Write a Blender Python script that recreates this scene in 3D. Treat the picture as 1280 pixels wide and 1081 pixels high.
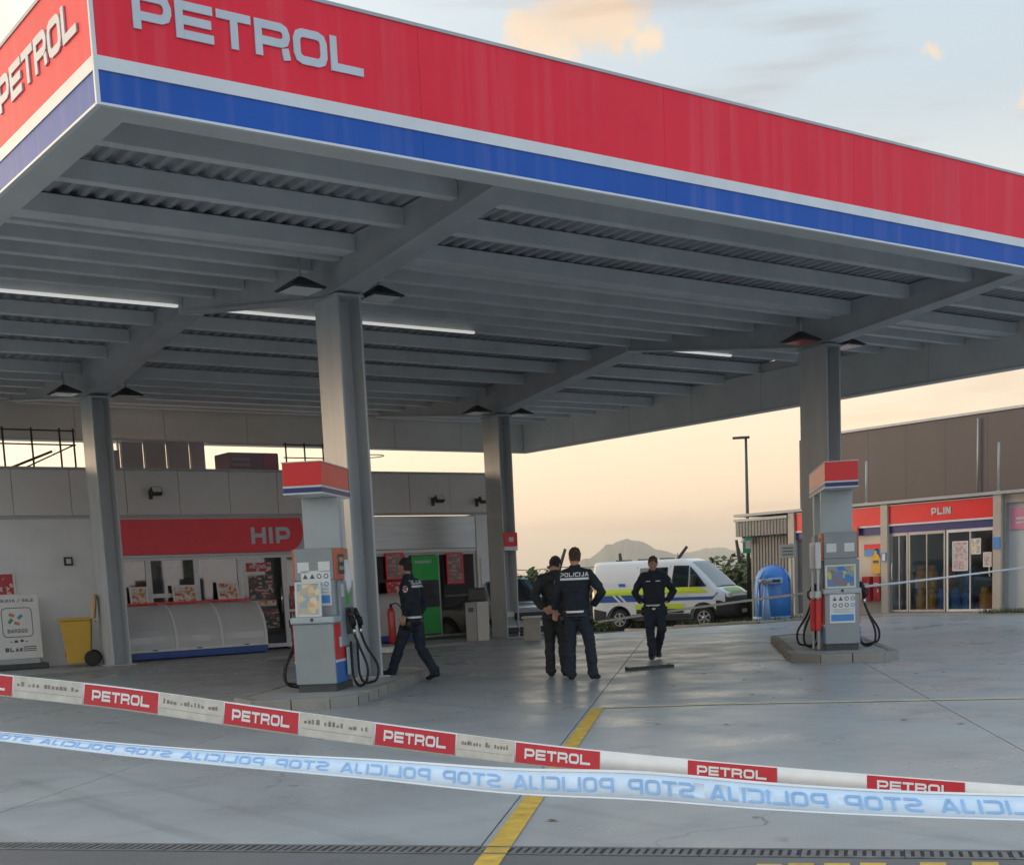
import bpy, bmesh, math, random
from mathutils import Vector, Matrix, Euler
from mathutils.bvhtree import BVHTree
from mathutils import noise as MN
R_ = math.radians
random.seed(7)
for o in list(bpy.data.objects): bpy.data.objects.remove(o)
sc = bpy.context.scene
COL = sc.collection

# ------------------------------------------------------------------ camera
FPX, CX, CY, YAW, PIT, ROL, EYE = 1654.05, 660.53, 954.35, 0.6360787, -0.1387599, -0.0445143, 1.42
fwd = Vector((math.sin(YAW)*math.cos(PIT), math.cos(YAW)*math.cos(PIT), math.sin(PIT)))
rgt = Vector((math.cos(YAW), -math.sin(YAW), 0)); upv = rgt.cross(fwd)
r2 = math.cos(ROL)*rgt + math.sin(ROL)*upv; u2 = -math.sin(ROL)*rgt + math.cos(ROL)*upv
cam = bpy.data.cameras.new('camera'); cam_o = bpy.data.objects.new('camera', cam); COL.objects.link(cam_o)
mw = Matrix((r2, u2, -fwd)).transposed().to_4x4(); mw.translation = (0, 0, EYE)
cam_o.matrix_world = mw
cam.sensor_fit = 'HORIZONTAL'; cam.sensor_width = 36.0
cam.lens = 36.0*FPX/1280.0
cam.shift_x = (640-CX)/1280.0; cam.shift_y = (CY-540.5)/1280.0
cam.clip_start = 0.05; cam.clip_end = 20000
sc.camera = cam_o
def ray(x, y): return r2*((x-CX)/FPX) - u2*((y-CY)/FPX) + fwd
def G(x, y, z=0.0):
    d = ray(x, y); t = (z-EYE)/d.z; return Vector((d.x*t, d.y*t, z))
def PX(x, y, X):
    d = ray(x, y); t = X/d.x; return Vector((X, d.y*t, EYE+d.z*t))
def PY(x, y, Y):
    d = ray(x, y); t = Y/d.y; return Vector((d.x*t, Y, EYE+d.z*t))
def AT(x, y, dep):
    d = ray(x, y); return d*dep + Vector((0, 0, EYE))
# lane frame: the pump lanes run diagonally under the canopy
LA = R_(44.0); LU = Vector((math.sin(LA), math.cos(LA), 0)); LV = Vector((math.cos(LA), -math.sin(LA), 0))
def LN(v, u, z=0.0): return LV*v + LU*u + Vector((0, 0, z))

# ------------------------------------------------------------------ world, sun, exposure
SUN_AZ, SUN_EL = R_(-32), R_(7.0)       # azimuth from +Y towards +X
wld = bpy.data.worlds.new('World'); sc.world = wld; wld.use_nodes = True
nt = wld.node_tree; nt.nodes.clear()
def N(t, **k):
    n = nt.nodes.new(t)
    for a, b in k.items(): setattr(n, a, b)
    return n
def LK(a, b): nt.links.new(a, b)
def MATH(op, a, b=None, clamp=False):
    n = N('ShaderNodeMath', operation=op); n.use_clamp = clamp
    for i, v in enumerate((a, b)):
        if v is None: continue
        if isinstance(v, (int, float)): n.inputs[i].default_value = v
        else: LK(v, n.inputs[i])
    return n.outputs[0]
out = N('ShaderNodeOutputWorld'); bg = N('ShaderNodeBackground'); LK(bg.outputs[0], out.inputs[0])
sky = N('ShaderNodeTexSky', sky_type='NISHITA'); sky.sun_disc = False
sky.sun_elevation = SUN_EL; sky.sun_rotation = SUN_AZ; sky.air_density = 1.0; sky.dust_density = 2.0; sky.ozone_density = 1.5
tc = N('ShaderNodeTexCoord'); sep = N('ShaderNodeSeparateXYZ'); LK(tc.outputs['Generated'], sep.inputs[0])
el = MATH('MAXIMUM', sep.outputs[2], 0.0)
ramp = N('ShaderNodeValToRGB'); LK(el, ramp.inputs[0])
cr = ramp.color_ramp
SKYR = [(0.0, (.80, .49, .28)), (0.045, (.78, .53, .325)), (0.10, (.71, .545, .365)), (0.19, (.52, .50, .44)), (0.30, (.325, .37, .40)), (0.45, (.31, .39, .455)), (1.0, (.31, .43, .55))]
for i, (p, c) in enumerate(SKYR):
    e = cr.elements[i] if i < 2 else cr.elements.new(p)
    e.position = p; e.color = (*c, 1)
ramp2 = N('ShaderNodeValToRGB'); LK(el, ramp2.inputs[0])
for i, (p, c) in enumerate([(0.0, (.60, .53, .50)), (0.06, (.58, .55, .56)), (0.16, (.48, .52, .58)), (0.30, (.40, .49, .56)), (0.45, (.35, .46, .55)), (1.0, (.31, .43, .55))]):
    e = ramp2.color_ramp.elements[i] if i < 2 else ramp2.color_ramp.elements.new(p)
    e.position = p; e.color = (*c, 1)
azm = N('ShaderNodeMapRange', interpolation_type='SMOOTHSTEP'); sdot = N('ShaderNodeVectorMath', operation='DOT_PRODUCT'); LK(tc.outputs['Generated'], sdot.inputs[0]); sdot.inputs[1].default_value = (math.sin(SUN_AZ), math.cos(SUN_AZ), 0)
LK(sdot.outputs['Value'], azm.inputs[0]); azm.inputs[1].default_value = -.5; azm.inputs[2].default_value = -.02
rmix = N('ShaderNodeMix', data_type='RGBA'); LK(azm.outputs[0], rmix.inputs[0]); LK(ramp2.outputs[0], rmix.inputs[6]); LK(ramp.outputs[0], rmix.inputs[7])
mul = N('ShaderNodeVectorMath', operation='SCALE'); LK(rmix.outputs[2], mul.inputs[0]); mul.inputs[3].default_value = 9.0
# brighter and paler toward the low sun
sd = Vector((math.sin(SUN_AZ)*math.cos(SUN_EL), math.cos(SUN_AZ)*math.cos(SUN_EL), math.sin(SUN_EL)))
def DOT(vec):
    n = N('ShaderNodeVectorMath', operation='DOT_PRODUCT'); LK(tc.outputs['Generated'], n.inputs[0]); n.inputs[1].default_value = vec; return n.outputs['Value']
glow = MATH('POWER', MATH('MAXIMUM', DOT(sd), 0.0), 3.0)
gcol = N('ShaderNodeMix', data_type='RGBA', blend_type='MIX'); LK(MATH('MULTIPLY', glow, 0.75, True), gcol.inputs[0])
mix0 = N('ShaderNodeMix', data_type='RGBA', blend_type='MIX'); mix0.inputs[0].default_value = 0.85
LK(sky.outputs[0], mix0.inputs[6]); LK(mul.outputs[0], mix0.inputs[7])
LK(mix0.outputs[2], gcol.inputs[6]); gcol.inputs[7].default_value = (12, 9.8, 6.6, 1)
# clouds: noise-broken puffs and thin streaks
nz = N('ShaderNodeTexNoise'); nz.inputs['Scale'].default_value = 26.0; nz.inputs['Detail'].default_value = 7.0; nz.inputs['Roughness'].default_value = 0.62
LK(tc.outputs['Generated'], nz.inputs[0])
nzc = MATH('MULTIPLY', MATH('SUBTRACT', nz.outputs[0], 0.5), 0.075)
prev = gcol.outputs[2]
def cloud(px, py, rad, soft, col, amt):
    global prev
    d = ray(px, py).normalized()
    df = N('ShaderNodeVectorMath', operation='SUBTRACT'); LK(tc.outputs['Generated'], df.inputs[0]); df.inputs[1].default_value = d
    sc_ = N('ShaderNodeVectorMath', operation='MULTIPLY'); LK(df.outputs[0], sc_.inputs[0]); sc_.inputs[1].default_value = (1, 1, 1.5)
    ln = N('ShaderNodeVectorMath', operation='LENGTH'); LK(sc_.outputs[0], ln.inputs[0])
    dd = MATH('ADD', ln.outputs['Value'], nzc)
    mr = N('ShaderNodeMapRange', interpolation_type='SMOOTHSTEP'); LK(dd, mr.inputs[0])
    mr.inputs[1].default_value = rad; mr.inputs[2].default_value = rad-soft; mr.inputs[3].default_value = 0; mr.inputs[4].default_value = amt
    m = N('ShaderNodeMix', data_type='RGBA', blend_type='MIX'); LK(mr.outputs[0], m.inputs[0]); LK(prev, m.inputs[6]); m.inputs[7].default_value = (col[0]*.80, col[1]*.77, col[2]*.76, 1)
    prev = m.outputs[2]
for c in [(672, 48, .026, .02, (5.6, 4.35, 3.1), .9), (725, 22, .042, .03, (5.0, 4.0, 3.0), .9), (765, 25, .034, .025, (5.2, 4.1, 3.0), .85), (806, 50, .016, .014, (5.6, 4.4, 3.1), .85), (700, 70, .020, .016, (5.7, 4.5, 3.2), .8),
          (1150, 68, .013, .011, (5.3, 4.3, 3.3), .9), (1278, 133, .018, .016, (5.3, 4.3, 3.3), .7), (1420, 60, .05, .04, (5.3, 4.3, 3.2), .8), (-60, -40, .06, .05, (6.5, 5.4, 3.9), .6),
          (1230, 480, .06, .06, (5.6, 4.5, 3.4), .5)]: cloud(*c)
mp = N('ShaderNodeMapping'); mp.inputs['Scale'].default_value = (3.2, 3.2, 26); LK(tc.outputs['Generated'], mp.inputs[0])
n2 = N('ShaderNodeTexNoise'); n2.inputs['Scale'].default_value = 1.6; n2.inputs['Detail'].default_value = 6; LK(mp.outputs[0], n2.inputs[0])
mr2 = N('ShaderNodeMapRange', interpolation_type='SMOOTHSTEP'); LK(n2.outputs[0], mr2.inputs[0]); mr2.inputs[1].default_value = .52; mr2.inputs[2].default_value = .74; mr2.inputs[4].default_value = .8
mx2 = N('ShaderNodeMix', data_type='RGBA', blend_type='MIX'); LK(mr2.outputs[0], mx2.inputs[0]); LK(prev, mx2.inputs[6])
hs = N('ShaderNodeVectorMath', operation='MULTIPLY'); LK(prev, hs.inputs[0]); hs.inputs[1].default_value = (.82, .74, .70); LK(hs.outputs[0], mx2.inputs[7])
LK(mx2.outputs[2], bg.inputs[0]); bg.inputs[1].default_value = 0.15
sun = bpy.data.lights.new('sun', 'SUN'); sun.energy = 1.2; sun.angle = R_(14); sun.color = (1.0, .72, .48)
sun_o = bpy.data.objects.new('sun', sun); COL.objects.link(sun_o); sun_o.rotation_euler = (-sd).to_track_quat('-Z', 'Y').to_euler(); sun_o.location = (-20, 20, 30)
vs = sc.view_settings; vs.view_transform = 'Standard'; vs.look = 'None'; vs.gamma = 1.0; vs.use_curve_mapping = False; vs.exposure = 0.68
sc.render.engine = 'CYCLES'; sc.cycles.max_bounces = 8; sc.cycles.diffuse_bounces = 5; sc.cycles.volume_bounces = 1; sc.cycles.transparent_max_bounces = 12

# ------------------------------------------------------------------ materials
MATS = {}
def mat(name, col, rough=.6, var=.12, scale=6.0, bump=0.0, bscale=None, metal=0.0, col2=None, detail=5, spec=.5, stretch=None, rvar=.0, coat=0.0):
    m = bpy.data.materials.new(name); m.use_nodes = True; t = m.node_tree; b = t.nodes['Principled BSDF']
    b.inputs['Roughness'].default_value = rough; b.inputs['Metallic'].default_value = metal; b.inputs['Specular IOR Level'].default_value = spec
    b.inputs['Coat Weight'].default_value = coat
    co = t.nodes.new('ShaderNodeTexCoord'); src = co.outputs['Object']
    if stretch:
        mp = t.nodes.new('ShaderNodeMapping'); mp.inputs['Scale'].default_value = stretch; t.links.new(src, mp.inputs[0]); src = mp.outputs[0]
    n = t.nodes.new('ShaderNodeTexNoise'); n.inputs['Scale'].default_value = scale; n.inputs['Detail'].default_value = detail; n.inputs['Roughness'].default_value = .6
    t.links.new(src, n.inputs[0])
    mr = t.nodes.new('ShaderNodeMapRange'); mr.inputs[1].default_value = .3; mr.inputs[2].default_value = .7; t.links.new(n.outputs[0], mr.inputs[0])
    mx = t.nodes.new('ShaderNodeMix'); mx.data_type = 'RGBA'
    a = [max(0, c*(1-var)) for c in col]; c2 = col2 or [min(1, c*(1+var)) for c in col]
    mx.inputs[6].default_value = (*a, 1); mx.inputs[7].default_value = (*c2, 1); t.links.new(mr.outputs[0], mx.inputs[0]); t.links.new(mx.outputs[2], b.inputs['Base Color'])
    if rvar:
        rr = t.nodes.new('ShaderNodeMapRange'); rr.inputs[1].default_value = .3; rr.inputs[2].default_value = .7; rr.inputs[3].default_value = rough-rvar; rr.inputs[4].default_value = rough+rvar
        t.links.new(n.outputs[0], rr.inputs[0]); t.links.new(rr.outputs[0], b.inputs['Roughness'])
    if bump:
        n3 = t.nodes.new('ShaderNodeTexNoise'); n3.inputs['Scale'].default_value = bscale or scale*4; n3.inputs['Detail'].default_value = 4; t.links.new(src, n3.inputs[0])
        bp = t.nodes.new('ShaderNodeBump'); bp.inputs['Strength'].default_value = bump; bp.inputs['Distance'].default_value = .02
        t.links.new(n3.outputs[0], bp.inputs['Height']); t.links.new(bp.outputs[0], b.inputs['Normal'])
    MATS[name] = m; return m
def glass(name, tint, refl=.5):
    m = bpy.data.materials.new(name); m.use_nodes = True; t = m.node_tree; t.nodes.clear()
    o = t.nodes.new('ShaderNodeOutputMaterial'); mx = t.nodes.new('ShaderNodeMixShader'); tr = t.nodes.new('ShaderNodeBsdfTransparent'); gl = t.nodes.new('ShaderNodeBsdfGlossy')
    tr.inputs[0].default_value = (*tint, 1); gl.inputs['Roughness'].default_value = .03; gl.inputs[0].default_value = (.95, .97, 1, 1)
    fr = t.nodes.new('ShaderNodeFresnel'); fr.inputs[0].default_value = 1.52
    mu = t.nodes.new('ShaderNodeMath'); mu.operation = 'MULTIPLY_ADD'; mu.inputs[1].default_value = 1.0; mu.inputs[2].default_value = refl*.1; t.links.new(fr.outputs[0], mu.inputs[0])
    t.links.new(mu.outputs[0], mx.inputs[0]); t.links.new(tr.outputs[0], mx.inputs[1]); t.links.new(gl.outputs[0], mx.inputs[2]); t.links.new(mx.outputs[0], o.inputs[0]); MATS[name] = m; return m
def poster_mat(name, cols, scale=9.0, seed=0.0, stretch=(1, 1, 1)):
    """printed sheet: blocks of ink of the given colours"""
    m = bpy.data.materials.new(name); m.use_nodes = True; t = m.node_tree; b = t.nodes['Principled BSDF']; b.inputs['Roughness'].default_value = .35
    co = t.nodes.new('ShaderNodeTexCoord'); mp = t.nodes.new('ShaderNodeMapping'); mp.inputs['Location'].default_value = (seed, seed*1.7, seed*.6); mp.inputs['Scale'].default_value = stretch
    v = t.nodes.new('ShaderNodeTexVoronoi'); v.distance = 'CHEBYCHEV'; v.inputs['Scale'].default_value = scale; t.links.new(co.outputs['Object'], mp.inputs[0]); t.links.new(mp.outputs[0], v.inputs[0])
    sp = t.nodes.new('ShaderNodeSeparateColor'); t.links.new(v.outputs['Color'], sp.inputs[0])
    r = t.nodes.new('ShaderNodeValToRGB'); r.color_ramp.interpolation = 'CONSTANT'; t.links.new(sp.outputs[0], r.inputs[0])
    for i, c in enumerate(cols):
        e = r.color_ramp.elements[i] if i < 2 else r.color_ramp.elements.new(i/len(cols))
        e.position = i/len(cols); e.color = (*c, 1)
    t.links.new(r.outputs[0], b.inputs['Base Color']); MATS[name] = m; return m
def emit(name, col, s):
    m = bpy.data.materials.new(name); m.use_nodes = True; b = m.node_tree.nodes['Principled BSDF']
    b.inputs['Base Color'].default_value = (*col, 1); b.inputs['Emission Color'].default_value = (*col, 1); b.inputs['Emission Strength'].default_value = s; MATS[name] = m; return m

def concrete(name, a, b_, rough=.42, tyre=True):
    m = bpy.data.materials.new(name); m.use_nodes = True; t = m.node_tree; b = t.nodes['Principled BSDF']; L = t.links.new
    co = t.nodes.new('ShaderNodeTexCoord')
    def noise(s, d, st=None, w=0):
        n = t.nodes.new('ShaderNodeTexNoise'); n.inputs['Scale'].default_value = s; n.inputs['Detail'].default_value = d; n.inputs['Roughness'].default_value = .62
        if st:
            mp = t.nodes.new('ShaderNodeMapping'); mp.inputs['Rotation'].default_value = (0, 0, R_(46)); mp.inputs['Scale'].default_value = st; L(co.outputs['Object'], mp.inputs[0]); L(mp.outputs[0], n.inputs[0])
        else: L(co.outputs['Object'], n.inputs[0])
        return n.outputs[0]
    def rng(s, i0, i1, o0, o1):
        r = t.nodes.new('ShaderNodeMapRange'); r.inputs[1].default_value = i0; r.inputs[2].default_value = i1; r.inputs[3].default_value = o0; r.inputs[4].default_value = o1; L(s, r.inputs[0]); return r.outputs[0]
    def mix(f, x, y, bt='MIX'):
        n = t.nodes.new('ShaderNodeMix'); n.data_type = 'RGBA'; n.blend_type = bt
        if isinstance(f, float): n.inputs[0].default_value = f
        else: L(f, n.inputs[0])
        for i, c in ((6, x), (7, y)):
            if isinstance(c, tuple): n.inputs[i].default_value = (*c, 1)
            else: L(c, n.inputs[i])
        return n.outputs[2]
    c = mix(rng(noise(.35, 5), .32, .68, 0, 1), a, b_)
    c = mix(rng(noise(1.6, 6), .55, .75, 0, .45), c, tuple(x*.62 for x in a))          # damp and oily stains
    c = mix(rng(noise(60, 3), .45, .7, 0, .28), c, tuple(x*1.35 for x in b_))           # aggregate speckle
    if tyre:
        def voro(sc, feat, rnd=1.0):
            v = t.nodes.new('ShaderNodeTexVoronoi'); v.feature = feat; v.inputs['Scale'].default_value = sc; wv = t.nodes.new('ShaderNodeTexNoise'); wv.inputs['Scale'].default_value = 2.2; wv.inputs['Detail'].default_value = 5; L(co.outputs['Object'], wv.inputs[0])
            ad = t.nodes.new('ShaderNodeVectorMath'); ad.operation = 'MULTIPLY_ADD'; L(wv.outputs['Color'], ad.inputs[0]); ad.inputs[1].default_value = (.5, .5, 0); L(co.outputs['Object'], ad.inputs[2]); L(ad.outputs[0], v.inputs[0]); return v.outputs['Distance']
        def mulv(x_, y_):
            n = t.nodes.new('ShaderNodeMath'); n.operation = 'MULTIPLY'; L(x_, n.inputs[0]); L(y_, n.inputs[1]); return n.outputs[0]
        crack = mulv(rng(voro(.16, 'DISTANCE_TO_EDGE'), .0006, .0018, .6, 0), rng(noise(.25, 3), .46, .56, 0, 1))
        c = mix(crack, c, (.07, .07, .07))
        drip = mulv(rng(voro(1.3, 'F1'), .05, .11, .7, 0), rng(noise(.5, 3), .52, .62, 0, 1))
        c = mix(drip, c, (.09, .088, .085))
        c = mix(rng(noise(.11, 4), .52, .66, 0, .38), c, tuple(x*.66 for x in a))        # broad grime
        c = mix(rng(noise(.55, 7, (.6, 2.2, 1)), .60, .70, 0, .5), c, tuple(x*.58 for x in a))
    if tyre: c = mix(rng(noise(1.0, 4, (2.6, .12, 1)), .55, .72, 0, .5), c, tuple(x*.55 for x in a))   # tyre tracks along the lanes
    L(c, b.inputs['Base Color'])
    L(rng(noise(.8, 5), .35, .68, rough-.12, rough+.16), b.inputs['Roughness'])
    bp = t.nodes.new('ShaderNodeBump'); bp.inputs['Strength'].default_value = .25; bp.inputs['Distance'].default_value = .006; L(noise(34, 6), bp.inputs['Height']); L(bp.outputs[0], b.inputs['Normal'])
    MATS[name] = m
concrete('concrete', (.31, .33, .34), (.39, .405, .41), .36)
concrete('asphalt', (.10, .102, .105), (.15, .15, .15), .6, False)
concrete('paving', (.33, .325, .32), (.41, .405, .395), .55, False)
concrete('kerbstone', (.24, .225, .20), (.33, .31, .28), .7, False)
def fascia_mat(name, col, rough=.38):
    m = mat(name, col, .5, .05, 1.2, spec=.22); t = m.node_tree; b = t.nodes['Principled BSDF']; L = t.links.new
    co = t.nodes.new('ShaderNodeTexCoord'); mp = t.nodes.new('ShaderNodeMapping'); mp.inputs['Scale'].default_value = (7, 7, .25); L(co.outputs['Object'], mp.inputs[0])
    n = t.nodes.new('ShaderNodeTexNoise'); n.inputs['Scale'].default_value = 1.0; n.inputs['Detail'].default_value = 4; L(mp.outputs[0], n.inputs[0])
    r = t.nodes.new('ShaderNodeMapRange'); r.inputs[1].default_value = .5; r.inputs[2].default_value = .78; r.inputs[4].default_value = .09; L(n.outputs[0], r.inputs[0])
    x = t.nodes.new('ShaderNodeMix'); x.data_type = 'RGBA'; L(r.outputs[0], x.inputs[0]); L(b.inputs['Base Color'].links[0].from_socket, x.inputs[6]); x.inputs[7].default_value = (.75, .6, .6, 1)
    L(x.outputs[2], b.inputs['Base Color']); return m
fascia_mat('red_fascia', (.92, .028, .058)); fascia_mat('blue_fascia', (.02, .105, .46)); mat('white_trim', (.72, .74, .76), .35, .06, 3)
mat('letter_white', (.58, .62, .67), .4, .05, 5)
mat('steel_grey', (.45, .465, .48), .5, .12, 1.6, rvar=.06); mat('steel_light', (.66, .675, .68), .5, .1, 1.5); mat('column_grey', (.52, .54, .55), .45, .1, 1.4, stretch=(3, 3, .4))
mat('deck_grey', (.37, .372, .395), .55, .15, 2.0); mat('soffit_grey', (.58, .58, .565), .5, .08, 1.0); mat('inner_fascia', (.70, .69, .66), .55, .08, 1.0)
mat('ridge_white', (.80, .82, .84), .4, .04, 2); mat('lamp_dark', (.035, .037, .04), .5, .2, 8); mat('lamp_lens', (.75, .76, .74), .2, .05, 10); mat('lamp_red', (.6, .06, .05), .3, .1, 12)
mat('panel_wall', (.72, .695, .66), .55, .06, .8); mat('plaster', (.80, .80, .785), .75, .09, .9, bump=.15, bscale=30)
mat('shop_red', (.94, .035, .06), .35, .06, 2); mat('frame_white', (.78, .77, .74), .45, .06, 4); mat('frame_alu', (.42, .43, .43), .35, .08, 4, metal=.5)
mat('brushed_metal', (.50, .50, .49), .34, .10, 1.0, metal=.85, stretch=(1, 1, 12)); mat('interior', (.27, .275, .285), .8, .2, 1.5); mat('interior_dark', (.06, .062, .066), .8, .3, 2)
mat('plastic_clear', (.62, .60, .58), .28, .05, 2, coat=.4); mat('blue_paint', (.035, .09, .33), .4, .1, 4); mat('black', (.012, .012, .013), .5, .2, 10); mat('rubber', (.02, .02, .021), .75, .2, 12)
mat('pump_grey', (.30, .335, .345), .4, .07, 3, rvar=.05); mat('pump_light', (.44, .50, .52), .4, .05, 3); mat('pump_white', (.68, .69, .68), .4, .05, 4); mat('pump_red', (.70, .035, .035), .38, .08, 4); mat('pump_orange', (.62, .13, .06), .4, .08, 4); mat('pump_blue', (.025, .16, .50), .38, .1, 3)
mat('navy_band', (.03, .045, .20), .4, .06, 3)
mat('pump_dark', (.06, .066, .07), .5, .15, 6); mat('paper', (.78, .79, .79), .6, .04, 8); mat('sticker_ink', (.10, .10, .11), .6, .1, 9); mat('sticker_blue', (.08, .30, .68), .5, .08, 9)
mat('lcd', (.32, .35, .16), .3, .2, 9); mat('chrome', (.7, .7, .7), .2, .05, 4, metal=.9)
mat('yellow_line', (.56, .36, .055), .6, .28, 7, bump=.1); mat('pale_line', (.58, .50, .30), .6, .22, 6); mat('joint', (.03, .03, .031), .9, .3, 20)
mat('iron', (.17, .165, .16), .6, .3, 9, bump=.2, metal=.3)
mat('tape_white', (.78, .80, .82), .4, .05, 14); mat('tape_old', (.60, .58, .53), .6, .14, 26); mat('tape_red', (.56, .018, .04), .45, .08, 20); mat('tape_blue', (.62, .76, .92), .4, .06, 12); mat('tape_ink', (.27, .48, .80), .5, .1, 20)
mat('dirt', (.25, .22, .18), .8, .3, 60)
mat('uniform', (.012, .0165, .027), .85, .25, 14, bump=.5, bscale=60); mat('trousers', (.013, .02, .034), .85, .2, 14, bump=.4, bscale=60); mat('dark_jacket', (.013, .013, .016), .7, .25, 12, bump=.4, bscale=50); mat('leather', (.010, .010, .011), .4, .2, 20); mat('reflective', (.72, .73, .74), .4, .06, 20)
mat('skin', (.48, .25, .17), .5, .1, 14, spec=.35); mat('hair_dark', (.018, .013, .011), .6, .3, 60, bump=.8, bscale=160, stretch=(1, 1, .3)); mat('hair_brown', (.07, .038, .022), .6, .3, 60, bump=.8, bscale=160); mat('eye_white', (.7, .68, .65), .3, .02, 4); mat('eye_dark', (.02, .015, .012), .2, .02, 4); mat('lip', (.38, .13, .10), .5, .05, 9)
mat('patch_red', (.55, .10, .10), .6, .1, 20)
mat('van_white', (.70, .72, .73), .28, .03, 1.0, coat=.5); mat('van_yellow', (.56, .72, .04), .35, .05, 3); mat('van_green', (.28, .52, .10), .35, .05, 3); mat('van_blue', (.02, .09, .34), .35, .06, 3); mat('van_black', (.022, .023, .025), .5, .2, 6); mat('tyre', (.016, .016, .017), .8, .2, 10); mat('alloy', (.48, .49, .50), .35, .06, 6, metal=.7); mat('lamp_glass', (.75, .72, .66), .1, .05, 6); mat('seat_grey', (.10, .10, .11), .8, .2, 5); mat('number_plate', (.75, .75, .74), .4, .03, 9)
mat('car_silver', (.50, .53, .55), .25, .04, 1.2, metal=.35, coat=.6)
glass('van_glass', (.10, .16, .17), .9); glass('shop_glass', (.62, .62, .61), .6); glass('dark_glass', (.50, .52, .53), .5); glass('clear_glass', (.97, .98, .98), 0)
mat('bin_yellow', (.60, .36, .04), .5, .08, 3); mat('bin_lid', (.62, .42, .22), .5, .08, 4); mat('bin_grey', (.34, .345, .34), .5, .07, 3); mat('bin_white', (.58, .57, .54), .5, .05, 3); mat('igloo_blue', (.03, .20, .60), .35, .06, 2, coat=.2); mat('igloo_light', (.25, .45, .74), .4, .06, 3); mat('green_sticker', (.06, .28, .16), .5, .1, 6)
mat('concrete_block', (.40, .37, .33), .8, .12, 6, bump=.3)
mat('extinguisher_red', (.58, .03, .025), .3, .06, 4, coat=.3); mat('bankomat_green', (.03, .46, .08), .35, .1, 3)
mat('hall_brown', (.085, .072, .074), .6, .08, .7, stretch=(1, 1, .2)); mat('cabin_grey', (.22, .225, .22), .55, .08, 1.5); mat('post_cream', (.48, .45, .39), .55, .06, 2); mat('kiosk_white', (.62, .58, .50), .6, .05, 2); mat('kiosk_red', (.84, .028, .035), .35, .05, 2); mat('kiosk_blue', (.03, .04, .20), .4, .06, 3); mat('wall_pale', (.50, .55, .57), .6, .05, 1.2); mat('pink', (.68, .26, .38), .5, .05, 4)
mat('gas_yellow', (.74, .44, .06), .45, .1, 5); mat('gas_blue', (.04, .22, .66), .45, .1, 5); mat('gas_orange', (.74, .16, .05), .45, .1, 5); mat('cabinet_red', (.42, .02, .035), .35, .08, 3)
mat('galv', (.38, .39, .39), .5, .1, 5, metal=.4); mat('sign_green', (.03, .40, .26), .4, .06, 5); mat('wood_dark', (.05, .045, .04), .8, .3, 12)
mat('bark', (.07, .055, .04), .9, .3, 12, bump=.4); mat('leaf_a', (.085, .115, .045), .7, .35, 2.5); mat('leaf_b', (.12, .145, .055), .7, .35, 2.5); mat('leaf_dry', (.14, .08, .03), .8, .3, 8); mat('grass', (.07, .105, .03), .8, .35, 4)
mat('earth', (.13, .12, .085), .95, .25, .02, bump=.0); mat('hill', (.085, .095, .075), 1.0, .3, .004); mat('verge_earth', (.16, .15, .11), .9, .2, 1.2)
mat('mauve', (.46, .32, .40), .5, .06, 3); mat('far_wall', (.58, .55, .57), .7, .06, .6); mat('rail_dark', (.05, .05, .045), .6, .2, 6)
mat('bars_orange', (.65, .25, .12), .5, .05, 9); mat('bars_blue', (.10, .32, .55), .5, .05, 9)
poster_mat('poster_food', [(.62, .12, .08), (.70, .55, .38), (.62, .50, .42), (.55, .22, .07), (.72, .68, .62)], 15, 1.3)
poster_mat('poster_red', [(.50, .03, .03), (.42, .06, .05), (.62, .5, .45), (.52, .03, .04)], 13, 4.1)
poster_mat('poster_dim', [(.36, .22, .20), (.30, .19, .17), (.44, .36, .33), (.34, .15, .14)], 9, 2.2, (1, 1, 3.2))
poster_mat('poster_sunny', [(.75, .62, .40), (.80, .72, .55), (.55, .50, .38), (.35, .45, .52), (.72, .50, .22)], 13, 7.7)
poster_mat('poster_blue', [(.16, .24, .42), (.30, .36, .30), (.62, .55, .14), (.05, .22, .60), (.25, .2, .22)], 9, 3.4)
poster_mat('poster_pale', [(.55, .44, .46), (.60, .55, .56), (.50, .34, .36), (.65, .6, .6)], 18, 5.5)
poster_mat('menu_dark', [(.05, .045, .045), (.06, .05, .05), (.40, .36, .32), (.05, .04, .04), (.42, .05, .04)], 12, 6.1, (1, 1, 2.2))
poster_mat('shelf_goods', [(.30, .26, .20), (.18, .12, .10), (.38, .34, .30), (.10, .10, .12), (.30, .08, .06), (.20, .2, .2)], 4, 8.8, (1, 1, 1.6))

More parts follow.
